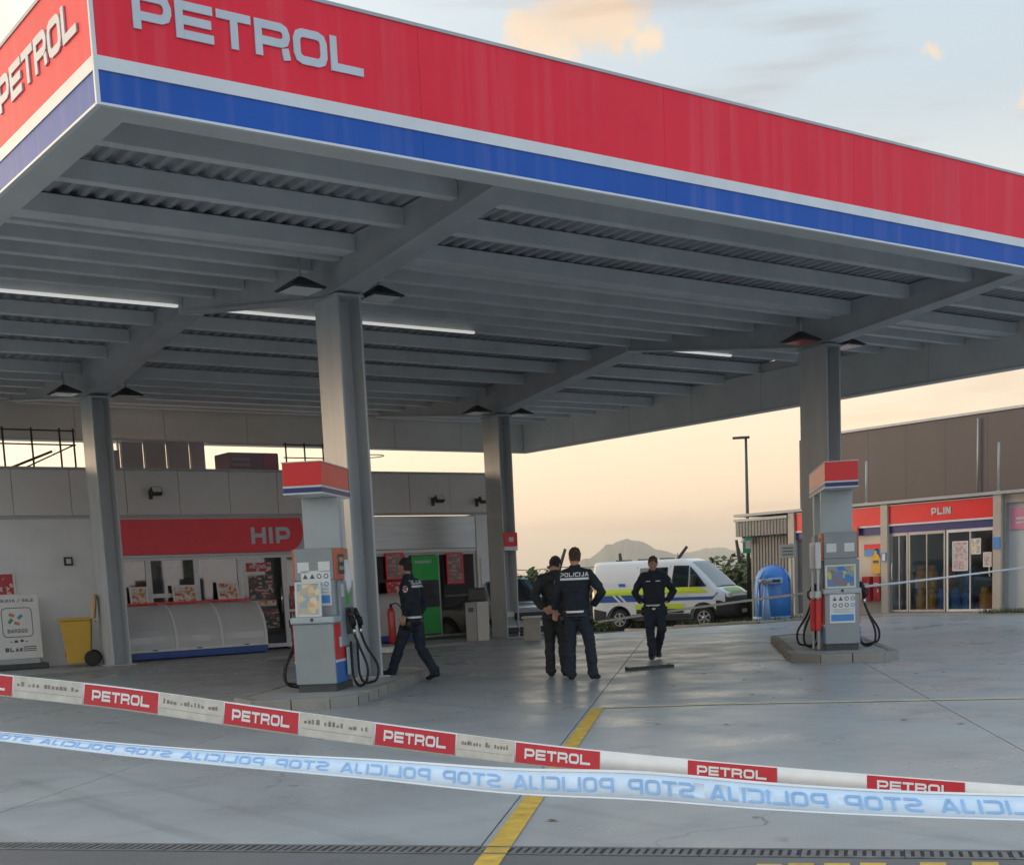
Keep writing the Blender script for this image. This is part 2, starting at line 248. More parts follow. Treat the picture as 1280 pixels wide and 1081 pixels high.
# ------------------------------------------------------------------ mesh helpers
WM = {}
class MB:
    def __init__(s): s.v = []; s.f = []; s.m = []; s.cm = 0; s.sm = []; s.csm = False
    def add(s, vs, fs):
        k = len(s.v); s.v += [Vector(p) for p in vs]
        for f in fs: s.f.append([k+i for i in f]); s.m.append(s.cm); s.sm.append(s.csm)
    def box(s, x0, x1, y0, y1, z0, z1, T=None):
        vs = [Vector((x, y, z)) for z in (z0, z1) for x, y in ((x0, y0), (x1, y0), (x1, y1), (x0, y1))]
        if T is not None: vs = [T @ p for p in vs]
        s.add(vs, [(3, 2, 1, 0), (4, 5, 6, 7), (0, 1, 5, 4), (1, 2, 6, 5), (2, 3, 7, 6), (3, 0, 4, 7)]); return s
    def quad(s, a, b, c, d): s.add([a, b, c, d], [(0, 1, 2, 3)]); return s
    def prism(s, poly, d0, d1, axis='y', T=None):
        """poly in two coordinates, swept along axis from d0 to d1 (poly axes: y->(x,z), x->(y,z), z->(x,y))"""
        def P(p, d): q = {'y': (p[0], d, p[1]), 'x': (d, p[0], p[1]), 'z': (p[0], p[1], d)}[axis]; q = Vector(q); return T @ q if T is not None else q
        n = len(poly); vs = [P(p, d0) for p in poly]+[P(p, d1) for p in poly]
        s.add(vs, [tuple(range(n))[::-1], tuple(range(n, 2*n))]+[(i, (i+1) % n, n+(i+1) % n, n+i) for i in range(n)]); return s
    def tube(s, pts, r, n=8, cap=True, ell=None):
        pts = [Vector(p) for p in pts]; rs = r if isinstance(r, (list, tuple)) else [r]*len(pts); k = len(s.v); up = Vector((0, 0, 1)); pv = None
        for i, p in enumerate(pts):
            d = (pts[min(i+1, len(pts)-1)]-pts[max(i-1, 0)]).normalized()
            if pv is None: a = d.cross(up if abs(d.z) < .95 else Vector((1, 0, 0))).normalized()
            else: a = (pv - d*pv.dot(d)).normalized()
            pv = a; b = d.cross(a)
            for j in range(n): t = 2*math.pi*j/n; s.v.append(p+(a*math.cos(t)+b*math.sin(t))*rs[i])
        for i in range(len(pts)-1):
            for j in range(n): s.f.append([k+i*n+j, k+i*n+(j+1) % n, k+(i+1)*n+(j+1) % n, k+(i+1)*n+j]); s.m.append(s.cm); s.sm.append(True)
        if cap:
            s.f.append([k+j for j in range(n)][::-1]); s.m.append(s.cm); s.sm.append(False); e = k+(len(pts)-1)*n
            s.f.append([e+j for j in range(n)]); s.m.append(s.cm); s.sm.append(False)
        return s
    def lathe(s, prof, n=16, c=(0, 0, 0), T=None):
        k = len(s.v); c = Vector(c)
        for r, z in prof:
            for j in range(n):
                t = 2*math.pi*j/n; p = Vector((r*math.cos(t), r*math.sin(t), z)); p = (T @ p) if T is not None else p; s.v.append(p+c)
        for i in range(len(prof)-1):
            for j in range(n): s.f.append([k+i*n+j, k+i*n+(j+1) % n, k+(i+1)*n+(j+1) % n, k+(i+1)*n+j]); s.m.append(s.cm); s.sm.append(True)
        s.f.append([k+j for j in range(n)][::-1]); s.m.append(s.cm); s.sm.append(False); e = k+(len(prof)-1)*n; s.f.append([e+j for j in range(n)]); s.m.append(s.cm); s.sm.append(False); return s
    def rings(s, rings, cap=True):
        """rings: list of equal-length point loops"""
        k = len(s.v); n = len(rings[0])
        for r in rings: s.v += [Vector(p) for p in r]
        for i in range(len(rings)-1):
            for j in range(n): s.f.append([k+i*n+j, k+i*n+(j+1) % n, k+(i+1)*n+(j+1) % n, k+(i+1)*n+j]); s.m.append(s.cm); s.sm.append(True)
        if cap:
            s.f.append([k+j for j in range(n)][::-1]); e = k+(len(rings)-1)*n; s.f.append([e+j for j in range(n)]); s.m += [s.cm]*2; s.sm += [True]*2
        return s
    def mesh(s, name, mats, inv=None):
        me = bpy.data.meshes.new(name); me.from_pydata([tuple(inv @ p if inv is not None else p) for p in s.v], [], s.f)
        for m in mats: me.materials.append(MATS[m])
        me.polygons.foreach_set('material_index', s.m); me.polygons.foreach_set('use_smooth', s.sm); me.update()
        bm = bmesh.new(); bm.from_mesh(me); bmesh.ops.recalc_face_normals(bm, faces=bm.faces); bm.to_mesh(me); bm.free(); return me
    def build(s, name, mats, parent=None, bevel=0.0, smooth=None, world=True):
        if isinstance(mats, str): mats = [mats]
        W = WM.get(parent.name) if parent else None
        inv = W.inverted() if (W is not None and world) else None
        if smooth is not None: s.sm = [smooth]*len(s.f)
        me = s.mesh(name, mats, inv); o = bpy.data.objects.new(name, me); COL.objects.link(o)
        if parent: o.parent = parent; WM[o.name] = W if W is not None else Matrix()
        else: WM[o.name] = Matrix()
        if bevel:
            b = o.modifiers.new('bevel', 'BEVEL'); b.width = bevel; b.segments = 2; b.limit_method = 'ANGLE'; b.angle_limit = R_(40)
        return o
def tag(o, label=None, cat=None, group=None, kind=None):
    if label: o['label'] = label
    if cat: o['category'] = cat
    if group: o['group'] = group
    if kind: o['kind'] = kind
    return o
def empty(name, loc, rz=0.0, label=None, cat=None, group=None):
    o = bpy.data.objects.new(name, None); COL.objects.link(o); o.location = loc; o.rotation_euler = (0, 0, rz); o.empty_display_size = .2
    WM[o.name] = Matrix.Translation(Vector(loc)) @ Matrix.Rotation(rz, 4, 'Z'); return tag(o, label, cat, group)
def rz_face(d): return math.atan2(d.x, -d.y)    # local -y turned to look along d
def copy_tree(o, parent=None):
    c = o.copy(); COL.objects.link(c)
    if parent is not None: c.parent = parent
    for ch in [x for x in bpy.data.objects if x.parent == o]: copy_tree(ch, c)
    return c
def T_(loc, rz=0, rx=0, ry=0): return Matrix.Translation(Vector(loc)) @ Euler((rx, ry, rz)).to_matrix().to_4x4()
def BX(name, m, parent, x0, x1, y0, y1, z0, z1, bevel=0.0, T=None): return MB().box(x0, x1, y0, y1, z0, z1, T).build(name, m, parent, bevel)

# stroke lettering ------------------------------------------------------------
def glyph(ch, W, t):
    a = t/2; m = .42; c = min(.20, W*.22); X = W-a
    bowl = lambda y0, y1: (lambda q: [(t, y1), (X-q, y1), (X-q*.3, y1-q*.3), (X, y1-q), (X, y0+q), (X-q*.3, y0+q*.3), (X-q, y0), (t, y0)])(min(c, (y1-y0)*.40))
    ring = [(a, a+c), (a+c*.3, a+c*.3), (a+c, a), (X-c, a), (X-c*.3, a+c*.3), (X, a+c), (X, 1-a-c), (X-c*.3, 1-a-c*.3), (X-c, 1-a), (a+c, 1-a), (a+c*.3, 1-a-c*.3), (a, 1-a-c)]
    S = {'P': [([(a, 0), (a, 1)], 0), (bowl(m-.06, 1-a), 0)], 'R': [([(a, 0), (a, 1)], 0), (bowl(.44, 1-a), 0), ([(X-.06, .44-a-.004), (X, 0)], 0)],
         'E': [([(a, 0), (a, 1)], 0), ([(t, 1-a), (W, 1-a)], 0), ([(t, .5), (W-.06, .5)], 0), ([(t, a), (W, a)], 0)], 'T': [([(0, 1-a), (W, 1-a)], 0), ([(W/2, 0), (W/2, 1-t)], 0)],
         'O': [(ring, 1)], 'L': [([(a, 0), (a, 1)], 0), ([(t, a), (W, a)], 0)], 'H': [([(a, 0), (a, 1)], 0), ([(X, 0), (X, 1)], 0), ([(t, .5), (W-t, .5)], 0)], 'I': [([(a, 0), (a, 1)], 0)],
         'N': [([(a, 0), (a, 1)], 0), ([(X, 0), (X, 1)], 0), ([(t*.9, 1-a*.6), (W-t*.9, a*.6)], 0)], 'S': [([(W, 1-a), (a+c, 1-a), (a, 1-a-c*.8), (a, .5+c*.6), (a+c, .5), (X-c, .5), (X, .5-c*.6), (X, a+c*.8), (X-c, a), (0, a)], 0)],
         'C': [([(W, 1-a), (a+c, 1-a), (a+c*.3, 1-a-c*.3), (a, 1-a-c), (a, a+c), (a+c*.3, a+c*.3), (a+c, a), (W, a)], 0)], 'J': [([(X, 1), (X, a+c), (X-c*.5, a+c*.2), (X-c, a), (0, a)], 0)],
         'A': [([(a*.8, 0), (W/2-a*.3, 1)], 0), ([(W-a*.8, 0), (W/2+a*.3, 1)], 0), ([(W*.27, .28), (W*.73, .28)], 0)], 'B': [([(a, 0), (a, 1)], 0), (bowl(.5, 1-a), 0), (bowl(a, .5), 0)],
         'G': [([(W, 1-a), (a+c, 1-a), (a, 1-a-c), (a, a+c), (a+c, a), (X, a), (X, .45), (W*.5, .45)], 0)], 'K': [([(a, 0), (a, 1)], 0), ([(t, .45), (W-a, 1)], 0), ([(W*.45, .6), (W-a*.6, 0)], 0)],
         'V': [([(a, 1), (W/2, a*.5), (W-a, 1)], 0)], 'D': [([(a, 0), (a, 1)], 0), (bowl(a, 1-a), 0)], 'M': [([(a, 0), (a, 1)], 0), ([(X, 0), (X, 1)], 0), ([(t, 1-a), (W/2, .35), (W-t, 1-a)], 0)],
         'U': [([(a, 1), (a, a+c), (a+c, a), (X-c, a), (X, a+c), (X, 1)], 0)], 'Z': [([(0, 1-a), (X, 1-a), (a, a), (W, a)], 0)], '/': [([(0, 0), (W, 1)], 0)]}
    return S.get(ch, [])
def stroke_quads(pts, t, closed):
    P = [Vector(p) for p in pts]; n = len(P); L = []; Rr = []
    for i in range(n):
        a = P[i-1] if (i > 0 or closed) else None; b = P[(i+1) % n] if (i < n-1 or closed) else None
        d1 = (P[i]-a).normalized() if a is not None else None; d2 = (b-P[i]).normalized() if b is not None else None
        if d1 is None: d1 = d2
        if d2 is None: d2 = d1
        n1 = Vector((-d1.y, d1.x)); n2 = Vector((-d2.y, d2.x)); mm = (n1+n2).normalized(); k = t/2/max(.4, mm.dot(n1))
        L.append(P[i]+mm*k); Rr.append(P[i]-mm*k)
    return [(L[i], Rr[i], Rr[(i+1) % n], L[(i+1) % n]) for i in range(n if closed else n-1)]
def text_quads(s, cap=1.0, W=.95, t=.2, gap=.16):
    """list of (letter, quads, layer) and total width, for capital height cap"""
    x = 0; res = []
    for ch in s:
        if ch == ' ': x += W*.6+gap; continue
        w = {'I': t, 'T': W*.95, 'J': W*.6, 'M': W*1.1}.get(ch, W)
        if ch == 'J': x += gap*.9
        for k, (pts, cl) in enumerate(glyph(ch, w, t)):
            for q in stroke_quads(pts, t, cl): res.append((ch, [((p.x+x)*cap, p.y*cap) for p in q], k, x*cap))
        x += w+gap
    return res, (x-gap)*cap
def text_mesh(name, m, parent, s, cap, fn, W=.95, t=.2, gap=.16, depth=.0, per_letter=False):
    """fn(x,y,h) -> world point; letters with thickness depth; per_letter makes one child each"""
    qs, w = text_quads(s, cap, W, t, gap); groups = {}
    for ch, q, k, x0 in qs: groups.setdefault(x0 if per_letter else 0, []).append((q, k))
    outs = []
    for x0, L in groups.items():
        mb = MB()
        for q, k in L:
            h1 = depth+.0008*k
            top = [fn(p[0], p[1], h1) for p in q]
            if depth > 0:
                bot = [fn(p[0], p[1], 0) for p in q]; mb.add(bot+top, [(4, 5, 6, 7), (0, 1, 5, 4), (1, 2, 6, 5), (2, 3, 7, 6), (3, 0, 4, 7)])
            else: mb.add(top, [(0, 1, 2, 3)])
        outs.append(mb.build(name, m, parent))
    return outs, w

# ------------------------------------------------------------------ ground
def sst(t): t = max(0, min(1, t)); return t*t*(3-2*t)
def gz(x, y):
    d = y-24.5; sp = math.log1p(math.exp(d*1.2))/1.2 if d < 20 else d
    z = -.05*sp*sst((x-15)/10)
    return max(z, -.75)
def gp(x, y, dz=0.0): return Vector((x, y, gz(x, y)+dz))
def sheet(name, m, xs, ys, dz, kind='structure', parent=None, inside=None):
    mb = MB(); n = len(xs)
    for y in ys:
        for x in xs: mb.v.append(gp(x, y, dz))
    for j in range(len(ys)-1):
        for i in range(n-1):
            if inside and not inside((xs[i]+xs[i+1])/2, (ys[j]+ys[j+1])/2): continue
            mb.f.append([j*n+i, j*n+i+1, (j+1)*n+i+1, (j+1)*n+i]); mb.m.append(0); mb.sm.append(True)
    o = mb.build(name, m, parent); tag(o, kind=kind); return o
fine = [i*2.5 for i in range(-16, 33)]
sheet('ground', 'earth', [-9000, -3000, -900, -300, -120, -60]+fine+[110, 150, 300, 900, 3000, 9000], [-300, -120, -60]+fine+[110, 150, 300, 900, 3000, 9000], -.09)
sheet('road', 'asphalt', fine, [y for y in fine if y < 62], -.05)
forecourt = empty('forecourt', (10, 15, 0)); tag(forecourt, kind='structure')
V0, DV, DU, UD = -1.2, 3.56, 7.1, 5.02       # joint lines found in the photograph
def lane_patch(name, m, v0, v1, u0, u1, dz, parent=None, nv=3, nu=6, thick=.0):
    mb = MB(); top = []
    for j in range(nu+1):
        for i in range(nv+1):
            p = LN(v0+(v1-v0)*i/nv, u0+(u1-u0)*j/nu); mb.v.append(Vector((p.x, p.y, gz(p.x, p.y)+dz)))
    w = nv+1
    for j in range(nu):
        for i in range(nv): mb.f.append([j*w+i, j*w+i+1, (j+1)*w+i+1, (j+1)*w+i]); mb.m.append(0); mb.sm.append(False)
    if thick:
        loop = [i for i in range(w)]+[j*w+nv for j in range(1, nu+1)]+[nu*w+i for i in range(nv-1, -1, -1)]+[j*w for j in range(nu-1, 0, -1)]
        k = len(mb.v)
        for i in loop: mb.v.append(mb.v[i]-Vector((0, 0, thick)))
        for a in range(len(loop)):
            b = (a+1) % len(loop); mb.f.append([loop[a], k+a, k+b, loop[b]]); mb.m.append(0); mb.sm.append(False)
    return mb.build(name, m, parent)
sheet('joint_bed', 'joint', [i*2.0 for i in range(-12, 20)], [i*2.0 for i in range(0, 22)], -.022)
g2 = .006
for k in range(-5, 5):
    for j in range(5):
        v0 = V0+k*DV; u0 = UD+.23+j*DU if j else UD+.115
        c = LN(v0+DV/2, u0+DU/2)
        if c.x > 33 or c.x < -16 or c.y > 44: continue
        lane_patch('concrete_slab', 'concrete', v0+g2, v0+DV-g2, u0+.004, UD+.23+(j+1)*DU-.004, 0.0, forecourt, 3, 6, .03)
# drain channel across the entrance
drain = empty('drain_channel', LN(0, UD), 0, 'long iron slotted drain grate set across the forecourt entrance', 'drain')
dd = (G(1280, 1071)-G(0, 1059)).normalized(); dn = Vector((-dd.y, dd.x, 0)); d0 = G(640, 1063)
def DP(s, n, z=0): return d0+dd*s+dn*n+Vector((0, 0, z))
gw = .10
for i in range(-9, 10):
    mb = MB(); L = .5; s0 = i*L
    for n0, n1 in ((-gw, -gw+.03), (gw-.03, gw)): mb.add([DP(s, n, z) for z in (-.03, .006) for s, n in ((s0+.003, n0), (s0+L-.003, n0), (s0+L-.003, n1), (s0+.003, n1))], [(0, 1, 2, 3), (4, 5, 6, 7), (0, 1, 5, 4), (1, 2, 6, 5), (2, 3, 7, 6), (3, 0, 4, 7)])
    for k in range(11):
        a = s0+.003+k*(L-.006)/11; b = a+.026
        mb.add([DP(s, n, z) for z in (-.03, .004) for s, n in ((a, -gw+.03), (b, -gw+.03), (b, gw-.03), (a, gw-.03))], [(0, 1, 2, 3), (4, 5, 6, 7), (0, 1, 5, 4), (1, 2, 6, 5), (2, 3, 7, 6), (3, 0, 4, 7)])
    mb.build('grate', 'iron', drain)
mb = MB(); mb.add([DP(s, n, .0008) for s, n in ((-6, -gw-.02), (6, -gw-.02), (6, gw+.02), (-6, gw+.02))], [(0, 1, 2, 3)])
mb.build('channel_bed', 'joint', drain)
mb = MB(); mb.add([DP(s, n, .0022) for s, n in ((-14, -9), (14, -9), (14, -gw-.01), (-14, -gw-.01))], [(0, 1, 2, 3)]); tag(mb.build('entrance_road', 'asphalt'), kind='structure')
# painted lines
def strip(name, pts, w, m, dz=.005):
    mb = MB()
    for a, b in zip(pts[:-1], pts[1:]):
        d = (b-a).normalized(); n = Vector((-d.y, d.x, 0))*w/2
        q = [a-n, b-n, b+n, a+n]; mb.add([gp(p.x, p.y, dz) for p in q], [(0, 1, 2, 3)])
    return tag(mb.build(name, m), kind='structure')
yl = [LN(-1.02, 14.35)+LV*0, LN(-.93, 9.2), LN(-.98, 5.2), LN(-1.0, 2.2)]
a_, b_ = G(747, 885.5), G(608, 1081); yl = [a_, a_+(b_-a_)*1.2]
strip('yellow_line', yl, .13, 'yellow_line')
strip('yellow_line', [G(749, 884.6), G(900, 880), G(1280, 872.5), G(1280, 872.5)+LV*4], .12, 'pale_line', .0056)
for i, (px, py) in enumerate([(945, 1082), (985, 1081), (1030, 1081), (1075, 1080.5), (1150, 1080), (1215, 1079.5)]):
    a = G(px, py+2); strip('yellow_marking', [a, a+dd*.12], .11, 'yellow_line', .0075)

# paved strip by the shop with its kerb
pav = sheet('pavement', 'paving', [-6, 0, 4, 8, 12, 16, 18, 19.9], [25.45, 26.5, 28.42], .045)
mb = MB(); x = -6.0
while x < 19.8:
    MB().box(x+.004, min(x+.996, 19.9), 25.33, 25.45, -.04+gz(x, 25.4), .05+gz(x, 25.4)).build('kerb_stone', 'kerbstone', pav, .008); x += 1.0

# pump islands
def island(label, v0, v1, u0, u1, ch):
    root = empty('pump_island', LN((v0+v1)/2, (u0+u1)/2), -LA, label, 'kerb island', 'kerbed pump islands')
    w = (v1-v0)/2; h = (u1-u0)/2; T = WM[root.name]
    poly = [(-w+ch, -h), (w-ch*.6, -h), (w, -h+ch*.8), (w, h-ch), (w-ch, h), (-w+ch, h), (-w, h-ch), (-w, -h+ch*1.3)]
    inn = [(p[0]*(1-.13/w), p[1]*(1-.13/h)) for p in poly]
    MB().prism(inn, -.03, .118, 'z', T).build('slab', 'paving', root)
    for i in range(8):
        a, b = Vector(poly[i]), Vector(poly[(i+1) % 8]); c, d = Vector(inn[i]), Vector(inn[(i+1) % 8]); n = max(1, round((b-a).length/.5))
        for k in range(n):
            t0 = k/n+.006; t1 = (k+1)/n-.006
            MB().prism([a.lerp(b, t0), a.lerp(b, t1), c.lerp(d, t1), c.lerp(d, t0)], -.04, .13+random.uniform(-.004, .004), 'z', T).build('kerb_stone', 'kerbstone', root, .012)
    return root
island('concrete kerbed island under the pump with the red and blue side', -5.72, -4.08, 15.15, 20.6, .42)
island('concrete kerbed island under the pump that faces the gas store', 1.36, 2.93, 19.85, 26.3, .40)

# ------------------------------------------------------------------ canopy
CX0, CX1, CY0, CY1 = 3.97, 24.84, 10.60, 33.07
COLX, COLY = (9.52, 19.58), (16.9, 26.8)
def fx_(k, y): return COLX[k]-(.07, .30)[k]*(y-16.9)/9.9      # frame line
ZB, ZW0, ZW1, ZT = 5.20, 5.46, 5.565, 6.35
canopy = empty('canopy', (14.4, 21.9, 0), 0, 'large station canopy with red and blue fascia on four grey steel columns', 'canopy')
def lerp_tab(tab, y):
    for (a, za), (b, zb) in zip(tab[:-1], tab[1:]):
        if y <= b: return za+(zb-za)*max(0, (y-a))/(b-a)
    return tab[-1][1]
DECK = [(10.6, 6.26), (17.0, 6.05), (21.85, 6.43), (26.8, 6.05), (33.1, 6.26)]
RAFB = [(10.6, 6.12), (17.0, 5.40), (21.85, 6.10), (26.8, 5.36), (33.1, 6.10)]
dk = lambda y: lerp_tab(DECK, y); rb = lambda y: lerp_tab(RAFB, y)
# fascia: each side a row of panels, red over white over blue
def fascia_side(p0, p1, nrm, n):
    p0 = Vector(p0); p1 = Vector(p1); L = (p1-p0).length; d = (p1-p0)/L; nrm = Vector(nrm)
    def slab(name, m, s0, s1, z0, z1, th0, th1, bev=0.0):
        a = p0+d*s0; b = p0+d*s1; mb = MB()
        mb.add([q+Vector((0, 0, z)) for z in (z0, z1) for q in (a+nrm*th0, b+nrm*th0, b+nrm*th1, a+nrm*th1)], [(0, 1, 2, 3), (4, 5, 6, 7), (0, 1, 5, 4), (1, 2, 6, 5), (2, 3, 7, 6), (3, 0, 4, 7)])
        return mb.build(name, m, canopy, bev)
    for i in range(n):
        s0 = L*i/n+.0015; s1 = L*(i+1)/n-.0015
        slab('red_panel', 'red_fascia', s0, s1, ZW1+.001, ZT, -.03, 0)
        slab('blue_panel', 'blue_fascia', s0, s1, ZB+.022, ZW0-.001, -.03, 0)
    slab('white_strip', 'white_trim', 0, L, ZW0, ZW1, -.03, .012)
    slab('edge_trim', 'white_trim', 0, L, ZB, ZB+.02, -.03, .014)
    slab('top_flashing', 'steel_grey', -.01, L+.01, ZT+.001, ZT+.03, -.05, .012)
fascia_side((CX0, CY0, 0), (CX1, CY0, 0), (0, -1, 0), 7)
fascia_side((CX0, CY1-.031, 0), (CX0, CY0+.031, 0), (-1, 0, 0), 7)
fascia_side((CX1, CY0+.031, 0), (CX1, CY1-.031, 0), (1, 0, 0), 7)
fascia_side((CX1, CY1, 0), (CX0, CY1, 0), (0, 1, 0), 7)
for x, y in ((CX0, CY0), (CX1, CY0), (CX0, CY1), (CX1, CY1)): BX('corner_trim', 'white_trim', canopy, x-.016, x+.016, y-.016, y+.016, ZB-.002, ZT)
# soffit lip round the bottom edge and the inner lining
li = .30; e = .033
BX('soffit_lip', 'soffit_grey', canopy, CX0+e, CX1-e, CY0+e, CY0+li, ZB+.004, ZB+.05); BX('soffit_lip', 'soffit_grey', canopy, CX0+e, CX1-e, CY1-li, CY1-e, ZB+.004, ZB+.05)
BX('soffit_lip', 'soffit_grey', canopy, CX0+e, CX0+li, CY0+li+.001, CY1-li-.001, ZB+.004, ZB+.05); BX('soffit_lip', 'soffit_grey', canopy, CX1-li, CX1-e, CY0+li+.001, CY1-li-.001, ZB+.004, ZB+.05)
np_ = 9
for i in range(np_):
    a = CX0+li; b = CX1-li; s0 = a+(b-a)*i/np_; s1 = a+(b-a)*(i+1)/np_
    for y0, y1 in ((CY0+li-.02, CY0+li), (CY1-li, CY1-li+.02)): BX('lining_panel', 'inner_fascia', canopy, s0+.006, s1-.006, y0, y1, ZB+.052, 6.30)
    a = CY0+li; b = CY1-li; s0 = a+(b-a)*i/np_; s1 = a+(b-a)*(i+1)/np_
    for x0, x1 in ((CX0+li-.02, CX0+li), (CX1-li, CX1-li+.02)): BX('lining_panel', 'inner_fascia', canopy, x0, x1, s0+.006, s1-.006, ZB+.052, 6.30)
BX('lining_rail', 'steel_grey', canopy, CX1-li-.035, CX1-li-.001, CY0+li, CY1-li, 6.10, 6.14)
# corrugated deck
mb = MB(); pit = .21; ys = [10.6, 17.0, 21.85, 26.8, 33.07]; prof = []
x = CX0+.04
while x < CX1-.05:
    prof += [(x, 0), (x+pit*.34, 0), (x+pit*.46, .055), (x+pit*.88, .055)]; x += pit
for y in ys:
    for px_, dz in prof: mb.v.append(Vector((min(px_, CX1-.04), y, dk(y)+dz)))
n = len(prof)
for j in range(4):
    for i in range(n-1): mb.f.append([j*n+i, j*n+i+1, (j+1)*n+i+1, (j+1)*n+i]); mb.m.append(0); mb.sm.append(False)
mb.build('roof_deck', 'deck_grey', canopy)
# purlins between the rafters, rafters, columns
PUR = [11.25, 12.4, 13.67, 14.88, 16.2, 17.35, 18.4, 19.5, 20.6, 21.85, 23.1, 24.3, 25.5, 27.0, 28.2, 29.4, 30.6, 31.7, 32.5]
RW = .168
def bays_at(y): return [(CX0+li+.02, fx_(0, y)-RW), (fx_(0, y)+RW, fx_(1, y)-RW), (fx_(1, y)+RW, CX1-li-.02)]
bays = bays_at(19)
for y in PUR:
    w = .075 if y != 16.2 else .17
    for a, b in bays_at(y): BX('purlin', 'steel_light', canopy, a, b, y-w, y+w, dk(y)-.235, dk(y)-.012, .008)
for a, b in bays:
    BX('gutter', 'steel_light', canopy, a, b, 16.42, 16.56, dk(16.5)-.25, dk(16.5)-.10)
emit('ridge_glow', (1.0, .99, .95), .30)  # emission added so the white ridge strip shows bright
for a, b in ((CX0+li+.1, 9.2), (9.85, 12.6), (12.65, 15.2), (19.9, 22.2)): BX('ridge_strip', 'ridge_glow', canopy, a, b, 21.70, 21.765, dk(21.85)-.28, dk(21.85)-.238)
for kx_ in (0, 1):
    ysx = [CY0+li+.02, 17.0, 21.85, 26.8, CY1-li-.02]
    for k in range(4):
        y0, y1 = ysx[k], ysx[k+1]; FC = [(0, 1, 2, 3), (4, 5, 6, 7), (0, 1, 5, 4), (1, 2, 6, 5), (2, 3, 7, 6), (3, 0, 4, 7)]
        mb = MB(); mb.add([Vector((fx_(kx_, y)+sx*.165, y, z)) for sx in (-1, 1) for y, z in ((y0, rb(y0)+.02), (y1, rb(y1)+.02), (y1, dk(y1)-.04), (y0, dk(y0)-.04))], FC)
        web = mb.build('rafter', 'steel_grey', canopy)
        for nm in ('bottom_flange', 'top_flange'):
            f0 = (rb(y0), rb(y1)) if nm[0] == 'b' else (dk(y0)-.04, dk(y1)-.04)
            mb = MB(); mb.add([Vector((fx_(kx_, y)+sx*.20, y, z)) for sx in (-1, 1) for y, z in ((y0+.001, f0[0]), (y1-.001, f0[1]), (y1-.001, f0[1]+.024), (y0+.001, f0[0]+.024))], FC)
            mb.build(nm, 'steel_grey', web)
    x = fx_(kx_, 21.85); BX('splice_plate', 'steel_light', canopy, x-.21, x+.21, 21.83, 21.87, rb(21.85)-.02, dk(21.85)-.05)
for kx_ in (0, 1):
    for y in COLY:
        x = fx_(kx_, y); top = rb(y)-.004; b0 = gz(x, y)-.02; wy, wx = .325, .19
        c = BX('column', 'column_grey', canopy, x-wx+.03, x+wx-.03, y-.03, y+.03, b0, top)       # web, then the flange plates
        BX('flange', 'column_grey', c, x-wx, x-wx+.03, y-wy, y+wy, b0, top, .004); BX('flange', 'column_grey', c, x+wx-.03, x+wx, y-wy, y+wy, b0, top, .004)
        BX('base_plate', 'steel_grey', c, x-.27, x+.27, y-.40, y+.40, b0-.01, gz(x, y)+(.135 if y < 20 else .07))
        BX('cap_plate', 'steel_grey', c, x-.22, x+.22, y-.36, y+.36, top-.03, top+.002)
# lettering on the fascia
fx = lambda x, y, h: Vector((4.30+x*.965, CY0-h-.002, 5.818+y))
text_mesh('letter', 'letter_white', canopy, 'PETROL', .285, fx, W=1.16, t=.235, gap=.12, depth=.014, per_letter=True)
fl = lambda x, y, h: Vector((CX0-h-.002, 13.04-x, 5.828+y))
text_mesh('letter', 'letter_white', canopy, 'PETROL', .285, fl, W=1.16, t=.235, gap=.12, depth=.014, per_letter=True)
# hanging luminaires beside each column
def lamp(loc, label, red=False):
    r = empty('canopy_lamp', loc, 0, label, 'lamp', 'lamps hung under the canopy beside its columns')
    mb = MB(); mb.lathe([(.05, .17), (.07, .16), (.33, .035), (.37, 0.02), (.37, 0.0), (.33, 0.0)], 4, T=Matrix.Rotation(R_(45), 4, 'Z')); mb.v = [Vector(p)+Vector(loc) for p in mb.v]; mb.sm = [False]*len(mb.f)
    mb.build('shade', 'lamp_dark', r)
    x, y, z = loc; BX('lens', 'lamp_red' if red else 'lamp_lens', r, x-.22, x+.22, y-.22, y+.22, z-.02, z-.002, .01)
    MB().tube([(x, y, z+.165), (x, y, z+.42)], .02).build('stem', 'steel_grey', r)
for i, x in enumerate(COLX):
    for j, y in enumerate(COLY):
        for s in (-1, 1):
            nm = [['red and blue sided pump', 'yellow wheelie bin'], ['pump facing the gas store', 'grey waste bin']][i][j]
            red = (i == 1 and j == 0 and s == -1)
            lamp((fx_(i, y)+s*.62, y-.1, rb(y)+.04), 'square canopy lamp with reddish lens near '+nm if red else 'square pale canopy lamp near '+nm+(', shop side' if s < 0 else ', road side'), red)

# ------------------------------------------------------------------ shop under the canopy
SY = 28.4
shop = empty('shop_building', (12, SY+4, 0), 0, 'low grey station shop with panelled parapet and red sign', 'building')
XL, XR = -6.0, 20.05
BX('wall', 'plaster', shop, XL, 10.28, SY, SY+.25, 0, 3.12)                       # plain wall left of the windows
BX('wall', 'plaster', shop, 14.9, 16.55, SY, SY+.25, 0, 3.12)
BX('wall', 'plaster', shop, 19.62, XR, SY-.02, SY+.25, -.1, 3.12)
BX('side_wall', 'plaster', shop, XR-.25, XR, SY+.251, SY+8, -.3, 3.12)
BX('back_wall', 'interior', shop, XL, XR-.26, SY+4.6, SY+4.8, -.1, 3.1)
BX('ceiling', 'interior', shop, XL, XR-.26, SY+.26, SY+4.59, 2.95, 3.05); BX('floor', 'interior', shop, XL, XR-.26, SY+.26, SY+4.59, -.05, .03)
BX('roof', 'steel_grey', shop, XL, XR, SY+.05, SY+8, 3.86, 3.95)
BX('lintel', 'panel_wall', shop, XL, XR, SY+.02, SY+.25, 3.12, 3.16)
x = XR-.02; i = 0
